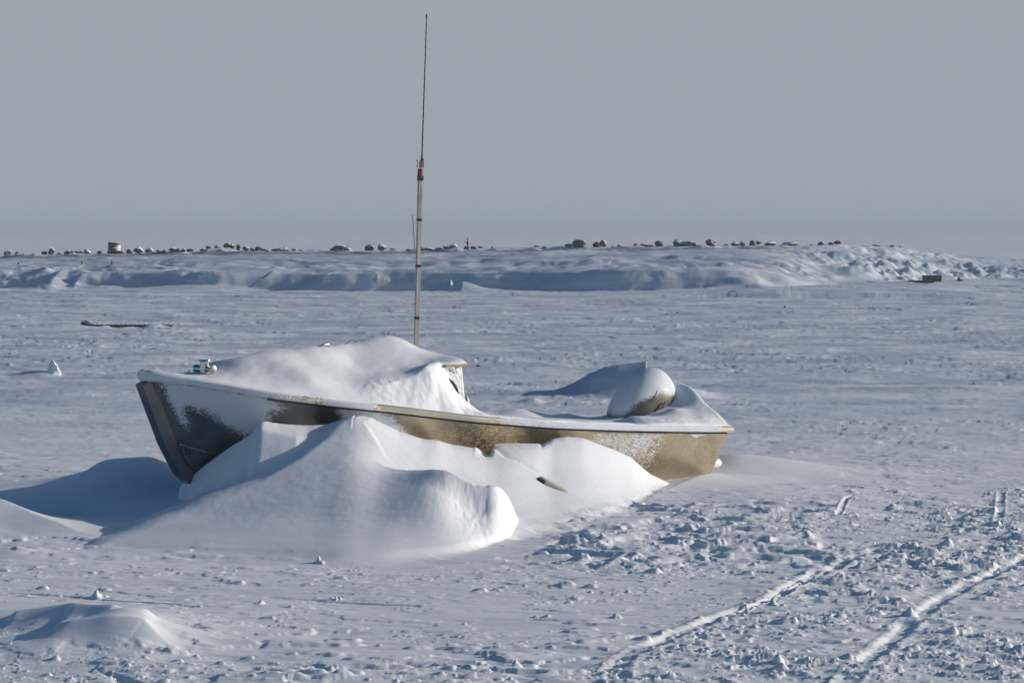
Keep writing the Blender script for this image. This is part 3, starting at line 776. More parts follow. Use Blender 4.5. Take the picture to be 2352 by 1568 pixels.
FR_A = [(340,862),(610,905),(615,920),(652,938),(608,954),(612,985),(596,985),(578,1010),(560,1014),(506,980),(458,950),(424,937),(413,943),(417,988),(393,967),(372,925)]
FR_B = [(759,930),(855,938),(902,960),(925,1000),(870,1000),(820,975),(783,975),(762,943)]
FR_C = [(1335,980),(1545,980),(1514,1024),(1502,1053),(1476,1075),(1444,1060),(1370,1025)]
FR_D = [(1576,985),(1650,985),(1640,999),(1612,1001),(1598,1006),(1584,998)]
co = np.empty(len(hull_me.vertices) * 3, np.float32); hull_me.vertices.foreach_get("co", co); co = co.reshape(-1, 3)
wx_, wy_, wz_ = BX + co[:, 0] * AX - co[:, 1] * AY, BY + co[:, 0] * AY + co[:, 1] * AX, co[:, 2]
uu, vv = UV(wx_, wy_, wz_)
fr = np.clip(.5 + poly_sd(uu, vv, FR_A) / 75, 0, 1)
fr = np.maximum(fr, np.clip(.48 + poly_sd(uu, vv, FR_B) / 55, 0, 1))
fr = np.maximum(fr, np.clip(.40 + poly_sd(uu, vv, FR_C) / 180, 0, .55))
fr = np.maximum(fr, np.clip(.5 + poly_sd(uu, vv, FR_D) / 14, 0, 1))
fr = np.where(co[:, 1] < 0, fr, 0.0)
set_attr(hull_me, "frost", fr)
set_attr(hull_me, "glint", np.exp(-((co[:, 0] - 3.25) / .42) ** 2) * (co[:, 1] < 0) + .25 * (co[:, 0] > 2.4))  # painted glint amidships, weaker over the after hull
set_attr(hull_me, "dark", np.interp(co[:, 0], [0, .9, 1.9, 2.8], [1.0, .95, .35, 0]))  # shaded bow side put into the colour, darkest at the stem
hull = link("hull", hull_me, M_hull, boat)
# stem bar
zz = np.linspace(.15, 1.26, 26)
b = MB()
prof = [(-.062, .0), (-.055, .03), (.055, .03), (.062, .0), (.06, -.1), (-.06, -.1)]
b.sweep([(float(s_stem(z)) - .012, 0, float(z)) for z in zz], 1.0, prof=[(p_[0], p_[1]) for p_ in prof], up=(0, 1, 0) if False else (0, 0, 1))
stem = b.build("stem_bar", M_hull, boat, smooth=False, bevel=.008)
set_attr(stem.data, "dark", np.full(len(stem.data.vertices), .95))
for sg in (1, -1):
    b = MB(); pth = []
    for p_ in np.linspace(0.004, .5, 60):
        q_ = hull_point(np.array(p_), np.array(.985)); pth.append((float(q_[0]), -sg * (float(q_[1]) + .004), float(q_[2])))
    b.sweep(pth, 1.0, prof=[(-.014, -.010), (.010, -.012), (.012, .0), (-.014, .008)])
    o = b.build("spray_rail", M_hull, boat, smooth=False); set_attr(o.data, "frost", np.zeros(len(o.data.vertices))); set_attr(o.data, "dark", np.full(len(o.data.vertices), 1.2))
b = MB(); hs_ = (.30, .2, .12, .06, .02)
side_ = [(q_, float(bw(q_)) + .012) for q_ in hs_]
pth = [(q_, -t_q, float(zg(q_)) + .028) for q_, t_q in side_] + [(-.012, -.05, 1.30), (-.022, 0, 1.30), (-.012, .05, 1.30)] + [(q_, t_q, float(zg(q_)) + .028) for q_, t_q in side_[::-1]]
b.sweep(pth, [.030, .04, .05, .052, .054, .055, .056, .055, .054, .052, .05, .04, .030], 14)
o = b.build("bow_rail", M_rail, boat, smooth=True); set_attr(o.data, "frost", np.full(len(o.data.vertices), .95))
set_attr(stem.data, "frost", np.zeros(len(stem.data.vertices)))
# rub rails
def rail(sgn):
    b = MB(); ss = np.concatenate([np.linspace(-.0, .5, 14), np.linspace(.55, 6.52, 110)])
    pr = [(-.012, .0), (.036, .004), (.042, .016), (.042, .052), (.03, .064), (-.012, .066)]
    vs, fs = [], []
    for k, s in enumerate(ss):
        q = min(max(s, 0), 6.5); bb = float(bw(q)); z = float(zg(q))
        e = .02; db = (float(bw(min(q + e, 6.5))) - float(bw(max(q - e, 0)))) / (min(q + e, 6.5) - max(q - e, 0))
        nn = math.hypot(1, db); ns, nt_ = -db / nn, 1 / nn
        for (o, zz_) in pr: vs.append((s + ns * o, -sgn * (bb + nt_ * o), z + zz_ - .004))
    n = len(pr)
    for k in range(len(ss) - 1):
        for i in range(n): 
            f = (k * n + i, k * n + (i + 1) % n, (k + 1) * n + (i + 1) % n, (k + 1) * n + i)
            fs.append(f if sgn < 0 else f[::-1])
    fs.append(tuple(range(n))); fs.append(tuple((len(ss) - 1) * n + i for i in range(n)))
    b.add(vs, fs)
    o = b.build("rub_rail", M_rail, boat, smooth=True)
    c = np.array(b.v); xx, yy, z3 = BX + c[:, 0] * AX - c[:, 1] * AY, BY + c[:, 0] * AY + c[:, 1] * AX, c[:, 2]
    u, v = UV(xx, yy, z3)
    f = np.interp(u, [300, 560, 640, 700, 735, 760, 830, 850, 870, 1130, 1165, 1350, 1500, 1640, 1670, 1690], [.9, .75, .6, .45, .45, .9, .9, .5, .28, .30, .62, .72, .72, .7, .3, .2])
    set_attr(o.data, "frost", f)
rail(1); rail(-1)
for sg in (1, -1):
    b = MB(); b.sweep([(q_, -sg * (float(bw(q_)) + .004), float(zg(q_)) - .011) for q_ in np.linspace(.9, 6.46, 90)], .0085, 6)
    b.build("rail_shadow", M_black, boat, smooth=True)  # dark strip added for the shadow line under each rail
b = MB(); q_ = hull_point(np.array(.012), np.array(1.12)); c_ = Vector((float(q_[0]) - .02, -float(q_[1]) - .03, float(q_[2])))
b.sweep([c_ + Vector((.02 * math.cos(a_), -.008, .022 * math.sin(a_))) for a_ in np.linspace(0, 2 * math.pi, 17)], .006, 6)
b.build("bow_eye", M_black, boat, smooth=True)

# ---- cabin under the snow
cab = MB()
cs0, cs1, ct = 2.3, 3.22, .58
zb, ztop = .70, 1.30
def cabin_box(b, s0, s1, t0, t1, za, zb_):
    lean = .035
    vs = [(s0, -t1, za), (s1, -t1, za), (s1, t1, za), (s0, t1, za), (s0 + .3, -t0, zb_), (s1 - .03, -t0, zb_), (s1 - .03, t0, zb_), (s0 + .3, t0, zb_)]
    b.add(vs, [(0, 3, 2, 1), (4, 5, 6, 7), (0, 1, 5, 4), (1, 2, 6, 5), (2, 3, 7, 6), (3, 0, 4, 7)])
cabin_box(cab, cs0, cs1, ct - .02, ct + .03, zb, ztop)
M_frostwall = snow_mat("frosted_wall", 0.008, 0.004, 0.010)
cabin = cab.build("cabin", M_frostwall, boat, bevel=.02)
rf = MB(); rf.box(((2.90 + 3.20) / 2, 0, 1.312), (.30, 1.31, .022))
roof = rf.build("cabin_roof", M_roofedge, cabin, bevel=.008)
# oval side window: gasket ring and frosted pane
def wall_y(z): return -(ct + .03 - .05 * (z - zb) / (ztop - zb))
wc = (2.87, .98); ws, wz = .24, .22
gk = MB(); path = []
for k in range(49):
    a = 2 * math.pi * k / 48
    q = lambda c: math.copysign(abs(c) ** .8, c)
    s1_, z1_ = wc[0] + ws * q(math.cos(a)), wc[1] + wz * q(math.sin(a)); path.append((s1_, wall_y(z1_) - .006, z1_))
gk.sweep(path, .016, 8, up=(0, 1, 0))
win_o = gk.build("window", M_green, cabin, smooth=True)
pn = MB(); ring = [(wc[0] + (p_[0] - wc[0]) * .93, p_[1] - .006, wc[1] + (p_[2] - wc[1]) * .93) for p_ in path[:-1]]
pn.add(ring + [(wc[0], wall_y(wc[1]) - .022, wc[1])], [(k, (k + 1) % 48, 48) for k in range(48)])
pane_name = pn.build("window_pane", M_frostwall, cabin, smooth=True)

# ---- snow lying on the boat
roof_ctrl = [(430,857,-.25),(500,842,0),(525,829,0),(560,819,0),(600,811,0),(640,806,0),(700,799,0),(730,796,0),(780,791,0),(830,785,0),(850,779,0),(885,772,0),(915,778,0),(935,790,0),(950,800,0),
 (1005,815,.35),(1060,829,.64),(1020,835,.62),(975,838,.5),(930,840,.42),
 (1000,858,.74),(985,845,.68),(960,850,.62),(985,868,.77),(900,852,.45),(900,880,.70),(850,885,.68),(950,915,.85),(1000,900,.82),(900,920,.84),(800,832,.2),(800,870,.52),(700,835,.25),(700,875,.6),(600,850,.3),(500,865,.28),(420,860,0),(360,855,0)]
rp, rz_ = st_ctrl(roof_ctrl)
for s in np.linspace(0, 2.6, 9):
    for sg in (1, -1):
        rp.append((s, sg * float(bw(s)))); rz_.append(float(zg(s)) + .075)
for s, z in ((1.0, 1.20), (1.6, 1.28), (2.2, 1.32), (2.7, 1.34), (3.1, 1.335)):
    rp.append((s, -.62 if s > 1.2 else -.4)); rz_.append(z)
for s, z in ((.5, 1.30), (.9, 1.36), (1.3, 1.41), (1.8, 1.41), (2.3, 1.44), (2.8, 1.47), (3.1, 1.41)):
    rp.append((s, -.3 if s > .6 else -.15)); rz_.append(z)
ROOF = TPS(rp, rz_, 1e-3)
side_ctrl = [(950,915,.85),(1000,900,.82),(1050,938,.88),(1075,928,.62),(1110,949,.75),(1017,856,.61),(1035,884,.61),(1053,907,.61),(975,885,.80),(1040,898,.68),(1060,918,.68),(1045,915,.78),(1078,938,.76),(1190,938,-.62),(1130,946,-.75),(1260,951,-.72),(1320,962,-.7),
 (1590,890,.27),(1605,905,.37),(1620,924,.47),(1650,950,.68),(1676,974,.83),
 (1480,964,.36),(1507,954,.34),(1535,942,.31),(1560,926,.26),(1440,962,.3),(1500,957,.50),(1555,938,.42),(1592,952,.60),(1450,958,.55),(1625,962,.76),(1560,962,.80)]
sp_, sz_ = st_ctrl(side_ctrl)
for s in np.linspace(2.0, 6.5, 13):
    for sg in (1, -1):
        if sg < 0 and s > 6.0: continue
        sp_.append((s, sg * float(bw(s)))); sz_.append(float(zg(s)) + .078)
for s, t, z in ((3.4, 0, .72), (4.0, 0, .62), (4.6, 0, .60), (5.2, 0, .60), (5.6, 0, .66), (4.0, .6, .66), (4.6, .65, .64), (5.2, .62, .63), (3.5, .4, .74), (3.6, -.5, .74), (6.4, -.5, .72), (6.0, -.4, .66), (6.5, -.83, .61), (6.2, -.02, .92), (6.38, 0, 1.0), (6.5, .1, 1.0), (6.4, -.2, .95), (6.5, -.3, .88), (5.7, -.7, .66), (4.6, .84, .70), (5.2, .82, .665), (4.0, .87, .76)):
    sp_.append((s, t)); sz_.append(z)
SIDE = TPS(sp_, sz_, 1e-3)
sv = np.concatenate([np.linspace(-.0745, 3.185, 240), np.linspace(3.19, 6.545, 230)])
tv = np.linspace(-1, 1, 181)
SS, TV = np.meshgrid(sv, tv, indexing='ij')
bb = bw(np.clip(SS, 0, 6.5)) + .032
bb = np.where(SS < .0, np.sqrt(np.clip(1 - (SS / .075) ** 2, 0, 1)) * .085, bb)
TT = TV * bb
step_w = np.interp(SS, [2.2, 2.75, 2.88, 2.94], [.30, .28, .16, .004])
wside = np.where(SS <= 3.187, sstep(-1, 1, (TT - .655) / step_w), 1.0) * sstep(2.6, 2.92, SS)
zr = ROOF(SS, TT); zs2 = SIDE(SS, TT)
nose = [(s_of(u_, t_), t_) for u_, t_ in ((975, .48), (1000, .60), (992, .69), (945, .72), (870, .72), (800, .66))]
zr = zr + crest(nose, [0, .045, .045, .04, .03, 0], .30, .10, SS, TT)
# round the roof snow over its free edges
redge = sstep(2.78, 2.94, SS)
dr = np.clip((.655 - TT) / .06, 0, 1); dr2 = np.clip((3.187 - SS) / .06, 0, 1)
drop = .05 * (1 - np.sqrt(np.clip(1 - (1 - np.minimum(np.where(TT < .66, dr, 1), dr2)) ** 2, 0, 1)))
zr = np.where(SS <= 3.187, np.maximum(zr, 1.33 * redge + (1 - redge) * -9) - drop * redge, zr)
ZZ = zr * (1 - wside) + zs2 * wside
# rim rounding
e = np.clip((1 - np.abs(TV)) * bb / .05, 0, 1); e2 = np.clip((6.545 - SS) / .05, 0, 1); e = np.minimum(e, e2)
rim = .045 * (1 - np.sqrt(np.clip(1 - (1 - e) ** 2, 0, 1)))
zrail = zg(np.clip(SS, 0, 6.5)) + .05
ZZ = np.maximum(ZZ, zrail + .01) - rim
rough_ = fbm(SS / .05, TT / .05, 401, 2) * .004 * sstep(.66, .8, TT / bb) * sstep(1.9, 2.3, SS) + fbm(SS / .4, TT / .3, 402, 3) * .006 + .007 * np.clip(fbm(SS / .07, TT / .05, 403, 3), -1, 1) * sstep(.68, .78, TT / bb) * sstep(1.7, 2.0, SS) * (1 - sstep(3.0, 3.3, SS))
ZZ = ZZ + rough_ * e
ik = np.where((np.abs(np.diff(ZZ, axis=1))[:-1] > .07) & (SS[:-1, :-1] > 2.92), False, True) & np.where(np.abs(np.diff(ZZ, axis=0))[:, :-1] > .07, False, True)
# the faces inside the stem area stay
cov = grid_mesh("snow_cover", SS, -TT, ZZ, keep=ik)
cover = link("snow_cover", cov, M_cover, boat)
so_ = cover.modifiers.new("thick", 'SOLIDIFY'); so_.thickness = .03; so_.offset = -1

# ---- mooring bollard on the foredeck
def B(u, v, t):                    # boat local point behind (u,v) in the lengthwise plane t
    s = s_of(u, t); y = BY + s * AY - t * AX
    return Vector((s, -t, P(u, v, y)[2]))
bc = B(455, 848, 0.0)
bol = empty("bollard", bc); bol.parent = boat
bp = MB()
bp.sweep([(0, 0, -.06), (0, 0, .055), (0, 0, .07)], [.043, .043, .043], 24)
bp.sweep([(0, 0, .070), (0, 0, .076), (0, 0, .084), (0, 0, .087)], [.050, .060, .058, .045], 24)
bp.build("post", M_steel, bol, smooth=True)
bar = MB()
zc = .0
bar.sweep([(0, y, zc) for y in (-.135, -.132, -.12, -.10, -.06, .06, .10, .12, .132, .135)], [.036, .042, .038, .030, .027, .027, .030, .038, .042, .036], 24)
bar.build("cross_bar", M_steel, bol, smooth=True)

# ---- radio mast at the back of the cabin roof
m0, m1 = B(954, 860, 0.0), B(966, 408, 0.0)
mast = empty("radio_mast", m0 - Vector((.03, 0, 0))); mast.parent = boat
q = m1 - m0
sq = [(-.019, -.019), (.019, -.019), (.019, .019), (-.019, .019)]
def yaw_prof(w, a): return [(x * math.cos(a) - y * math.sin(a), x * math.sin(a) + y * math.cos(a)) for x, y in [(-w, -w), (w, -w), (w, w), (-w, w)]]
MA = R(-16)
def mpt(v):                        # point on the mast axis at picture row v
    f = (860 - v) / (860 - 408); return q * f
def mtube(name, va, vb, w, mat, par, bevel=.002):
    b = MB(); b.sweep([mpt(va), mpt(vb)], 1.0, prof=yaw_prof(w, MA), up=(0, 1, 0)); return b.build(name, mat, par, bevel=bevel)
mtube("pole", 862, 404, .0195, M_wood, mast)
for v in (730, 611, 505): mtube("tape_band", v + 3.2, v - 3.2, .0212, M_tape, mast)
mtube("tape_band", 415, 404, .0250, M_tape, mast)
b = MB(); b.sweep([mpt(410), mpt(388)], .0275, 14); b.build("red_sleeve", M_red, mast, smooth=True)
c = mpt(376); b = MB()
b.box(c + Vector((-.012, 0, 0)), (.048, .012, .078)); b.box(c + Vector((.022, 0, .005)), (.006, .05, .085)); b.box(c + Vector((.008, .0, 0)), (.006, .04, .06))
for dz in (-.026, .026):
    b.sweep([c + Vector((-.04, -.012, dz)), c + Vector((-.04, .012, dz))], .007, 8); b.sweep([c + Vector((.004, -.014, dz)), c + Vector((.004, .014, dz))], .006, 8)
b.box(c + Vector((.030, 0, .045)), (.03, .01, .006))
b.box(mpt(386), (.014, .014, .03))
b.build("bracket", M_bracket, mast)
a0 = mpt(372) + Vector((.014, 0, 0)); a1 = B(981.5, 33, 0.0) - m0
b = MB()
pth = [a0 + (a1 - a0) * f for f in np.linspace(0, 1, 60)]
rad = [.0095 if i < 3 else .0072 - .0022 * i / 60 + .0009 * math.sin(i * 2.1) for i in range(60)]; rad[-2] = .0075; rad[-1] = .0078
b.sweep(pth, rad, 8, up=(0, 1, 0)); b.build("antenna", M_black, mast, smooth=True)
# cable loop and fitting poking through the roof snow
b = MB(); pth = [B(785 + 34 * f, 792 - 11 * math.sin(math.pi * f), -.02 - .05 * f) for f in np.linspace(0, 1, 12)]
b.sweep(pth, .005, 6); b.build("cable", plain("brown_cable", (.12, .09, .06), .5), boat, smooth=True)
c = B(732, 796, 0.0); b = MB()
b.sweep([c + Vector((-.05, 0, -.01)), c + Vector((.0, 0, .012)), c + Vector((.06, 0, .016)), c + Vector((.075, 0, -.01))], [.012, .017, .015, .008], 8)
b.build("roof_fitting", M_bracket, boat, smooth=True)
# transom fitting
c = B(1651, 1072, .80); b = MB()
c = Vector((6.42, -.70, .20))
b.sweep([c + Vector((-.08, 0, 0)), c + Vector((.07, 0, 0)), c + Vector((.10, 0, 0))], [.05, .05, .03], 14); b.build("transom_fitting", M_white, boat, smooth=True)

# ---- outboard motor, tilted up
OC = B(1478, 936, 0.0)
om = empty("outboard_motor", OC); om.parent = boat
ang = R(48)
e1 = Vector((-math.cos(ang), 0, -math.sin(ang)))     # along the cowl, down and forward
e2 = Vector((-math.sin(ang), 0, math.cos(ang)))      # out of its top
e3 = Vector((0, 1, 0))
HA, HB, HT = .45, .33, .25
def cowl_pt(th, ph):
    c1, s1c = math.cos(th), math.sin(th); f = lambda x, k: math.copysign(abs(x) ** k, x)
    x = HA * f(s1c, .82); rr = f(c1, .82)
    yv = HB * rr * f(math.cos(ph), .85); zv = HT * rr * f(math.sin(ph), .85)
    yv *= 1.0 + .10 * (x / HA)
    return e1 * x + e2 * yv + e3 * zv
nt1, np1 = 48, 64
vs = [cowl_pt(-math.pi / 2 + math.pi * i / nt1, 2 * math.pi * k / np1) for i in range(nt1 + 1) for k in range(np1)]
fs = [(i * np1 + k, (i + 1) * np1 + k, (i + 1) * np1 + (k + 1) % np1, i * np1 + (k + 1) % np1) for i in range(nt1) for k in range(np1)]
cm = MB().add(vs, fs); cowl = cm.build("cowl", M_cowl, om, smooth=True)
bmx = bmesh.new(); bmx.from_mesh(cowl.data); bmesh.ops.recalc_face_normals(bmx, faces=bmx.faces); bmx.to_mesh(cowl.data); bmx.free()
cl = np.array([(v.dot(e1), v.dot(e2), v.dot(e3)) for v in vs])
_M = Matrix.Translation((BX, BY, 0)) @ Matrix.Rotation(PSI, 4, 'Z')
_w = np.array([(_M @ (v + OC))[:] for v in vs]); _u, _v = UV(_w[:, 0], _w[:, 1], _w[:, 2])
FR_K = [(1370,930),(1400,860),(1490,810),(1590,830),(1610,890),(1570,912),(1545,905),(1532,890),(1512,905),(1475,922),(1450,945),(1420,955),(1400,948)]
set_attr(cowl.data, "frost", np.clip(.5 + poly_sd(_u, _v, FR_K) / 60, 0, 1))
def on_cowl(u, v):
    """point of the cowl skin seen at (u, v), boat local minus OC"""
    o = Vector((0,0,HC)); dvec = Vector(P(u, v, 30.0)) - o
    Mi = (Matrix.Translation((BX, BY, 0)) @ Matrix.Rotation(PSI, 4, 'Z')).inverted()
    a, b_ = Mi @ o, Mi @ Vector(P(u, v, 30.0)); dvec = (b_ - a).normalized()
    best = None
    for k in np.linspace(24, 29, 2500):
        p_ = a + dvec * k - OC
        x, y, z = p_.dot(e1) / HA, p_.dot(e2) / (HB * (1 + .10 * p_.dot(e1) / HA)), p_.dot(e3) / HT
        rr = abs(y) ** 2.35 + abs(z) ** 2.35
        if abs(x) ** 2.44 + rr ** (2.44 / 2.35) < 1.0: return p_ - dvec * .002
    return None
def stroke(b, uvs, r):
    pth = [on_cowl(u, v) for u, v in uvs]; pth = [p_ for p_ in pth if p_ is not None]
    if len(pth) > 1: b.sweep(pth, r, 6)
def cz(x, y): return (1378.1 + .1343 * x, 815.4 + .1343 * y)
b = MB()
stroke(b, [cz(*q_) for q_ in ((960,960),(1000,905),(1035,855),(1065,822),(1092,815),(1108,832),(1105,862),(1085,893),(1058,905),(1030,900))], .0085)
stroke(b, [cz(*q_) for q_ in ((1128,790),(1133,810),(1122,825))], .006)
if b.v: b.build("lettering", M_letter, om, smooth=True)
b = MB(); stroke(b, [cz(*q_) for q_ in ((750,742),(820,756),(900,765),(945,715),(985,650),(1000,600))], .003)
if b.v: b.build("cowl_seam", M_letter, om, smooth=True)
lg = MB(); lg.box((-OC + Vector((6.42, 0, .72))), (.16, .16, .4), Matrix.Rotation(R(-25), 3, 'Y'))
lg.build("mounting_leg", M_black, om, bevel=.03)

# ------------------------------------------------------------------ buried cream float in the drift
fh = ground_hit(1280, 1121); a = Vector(P(1234, 1096, fh[1] + .02)); bq = Vector(P(1316, 1143, fh[1] - .03))
fl = empty("float", tuple(fh)); tag(fl, "cream oval float half buried in the sunlit drift below the boat's side", "float")
pa, pb = a - Vector(fh) + Vector((0, .02, -.016)), bq - Vector(fh) + Vector((0, .02, -.016))
pa.y += .0
n_ = 16
b = MB(); b.sweep([pa + (pb - pa) * f for f in np.linspace(.22, 1, n_)], [.055 * math.sqrt(max(1e-3, 1 - (max(0, (f - .72) / .28)) ** 2)) for f in np.linspace(.22, 1, n_)], 20)
b.build("float_body", M_cream, fl, smooth=True)
b = MB(); b.sweep([pa + (pb - pa) * f for f in (0, .06, .14, .22)], [.02, .042, .052, .054], 20)
b.build("float_cap", snowy("frosted_black", (.03, .03, .032), .2, .9), fl, smooth=True)

# ------------------------------------------------------------------ boulders along the top of the bank
rock_meshes = []
for k in range(10):
    bm = bmesh.new(); bmesh.ops.create_icosphere(bm, subdivisions=4, radius=1.0)
    off = rng.uniform(-50, 50, 3)
    c = np.array([v.co[:] for v in bm.verts])
    # cut by random planes for facets, then roughen
    for _ in range(9):
        nrm = rng.normal(size=3); nrm /= np.linalg.norm(nrm); dcut = rng.uniform(.55, .92)
        dd = c @ nrm; c = np.where((dd > dcut)[:, None], c - np.outer(dd - dcut, nrm) * .92, c)
    rr = .10 * noise2(c[:, 0] * 1.7 + off[0], c[:, 1] * 1.7 + c[:, 2] * 1.1, 500 + k) + .05 * noise2(c[:, 0] * 4 + off[1], c[:, 2] * 4 + c[:, 1], 520 + k)
    c = c * (1 + rr)[:, None]
    for v, q in zip(bm.verts, c): v.co = q
    me = bpy.data.meshes.new("boulder"); bm.to_mesh(me); bm.free()
    me.polygons.foreach_set("use_smooth", np.ones(len(me.polygons), dtype=bool))
    me.set_sharp_from_angle(angle=R(28))
    rock_meshes.append(me)
mesh_var = {}
def rock_data(k, kind):
    if (k, kind) not in mesh_var:
        me = rock_meshes[k].copy(); me.materials.append({'s': M_rock, 'd': M_rockdark, 'w': M_rockwhite}[kind]); mesh_var[(k, kind)] = me
    return mesh_var[(k, kind)]
GROUP = "boulders along the top of the far snow bank"
def m3(x, y): return .3174 * x, 534 + .3174 * y
def m4(x, y): return 746.4 + .3418 * x, 534 + .3418 * y
def m5(x, y): return 1550.3 + .3408 * x, 534 + .3408 * y
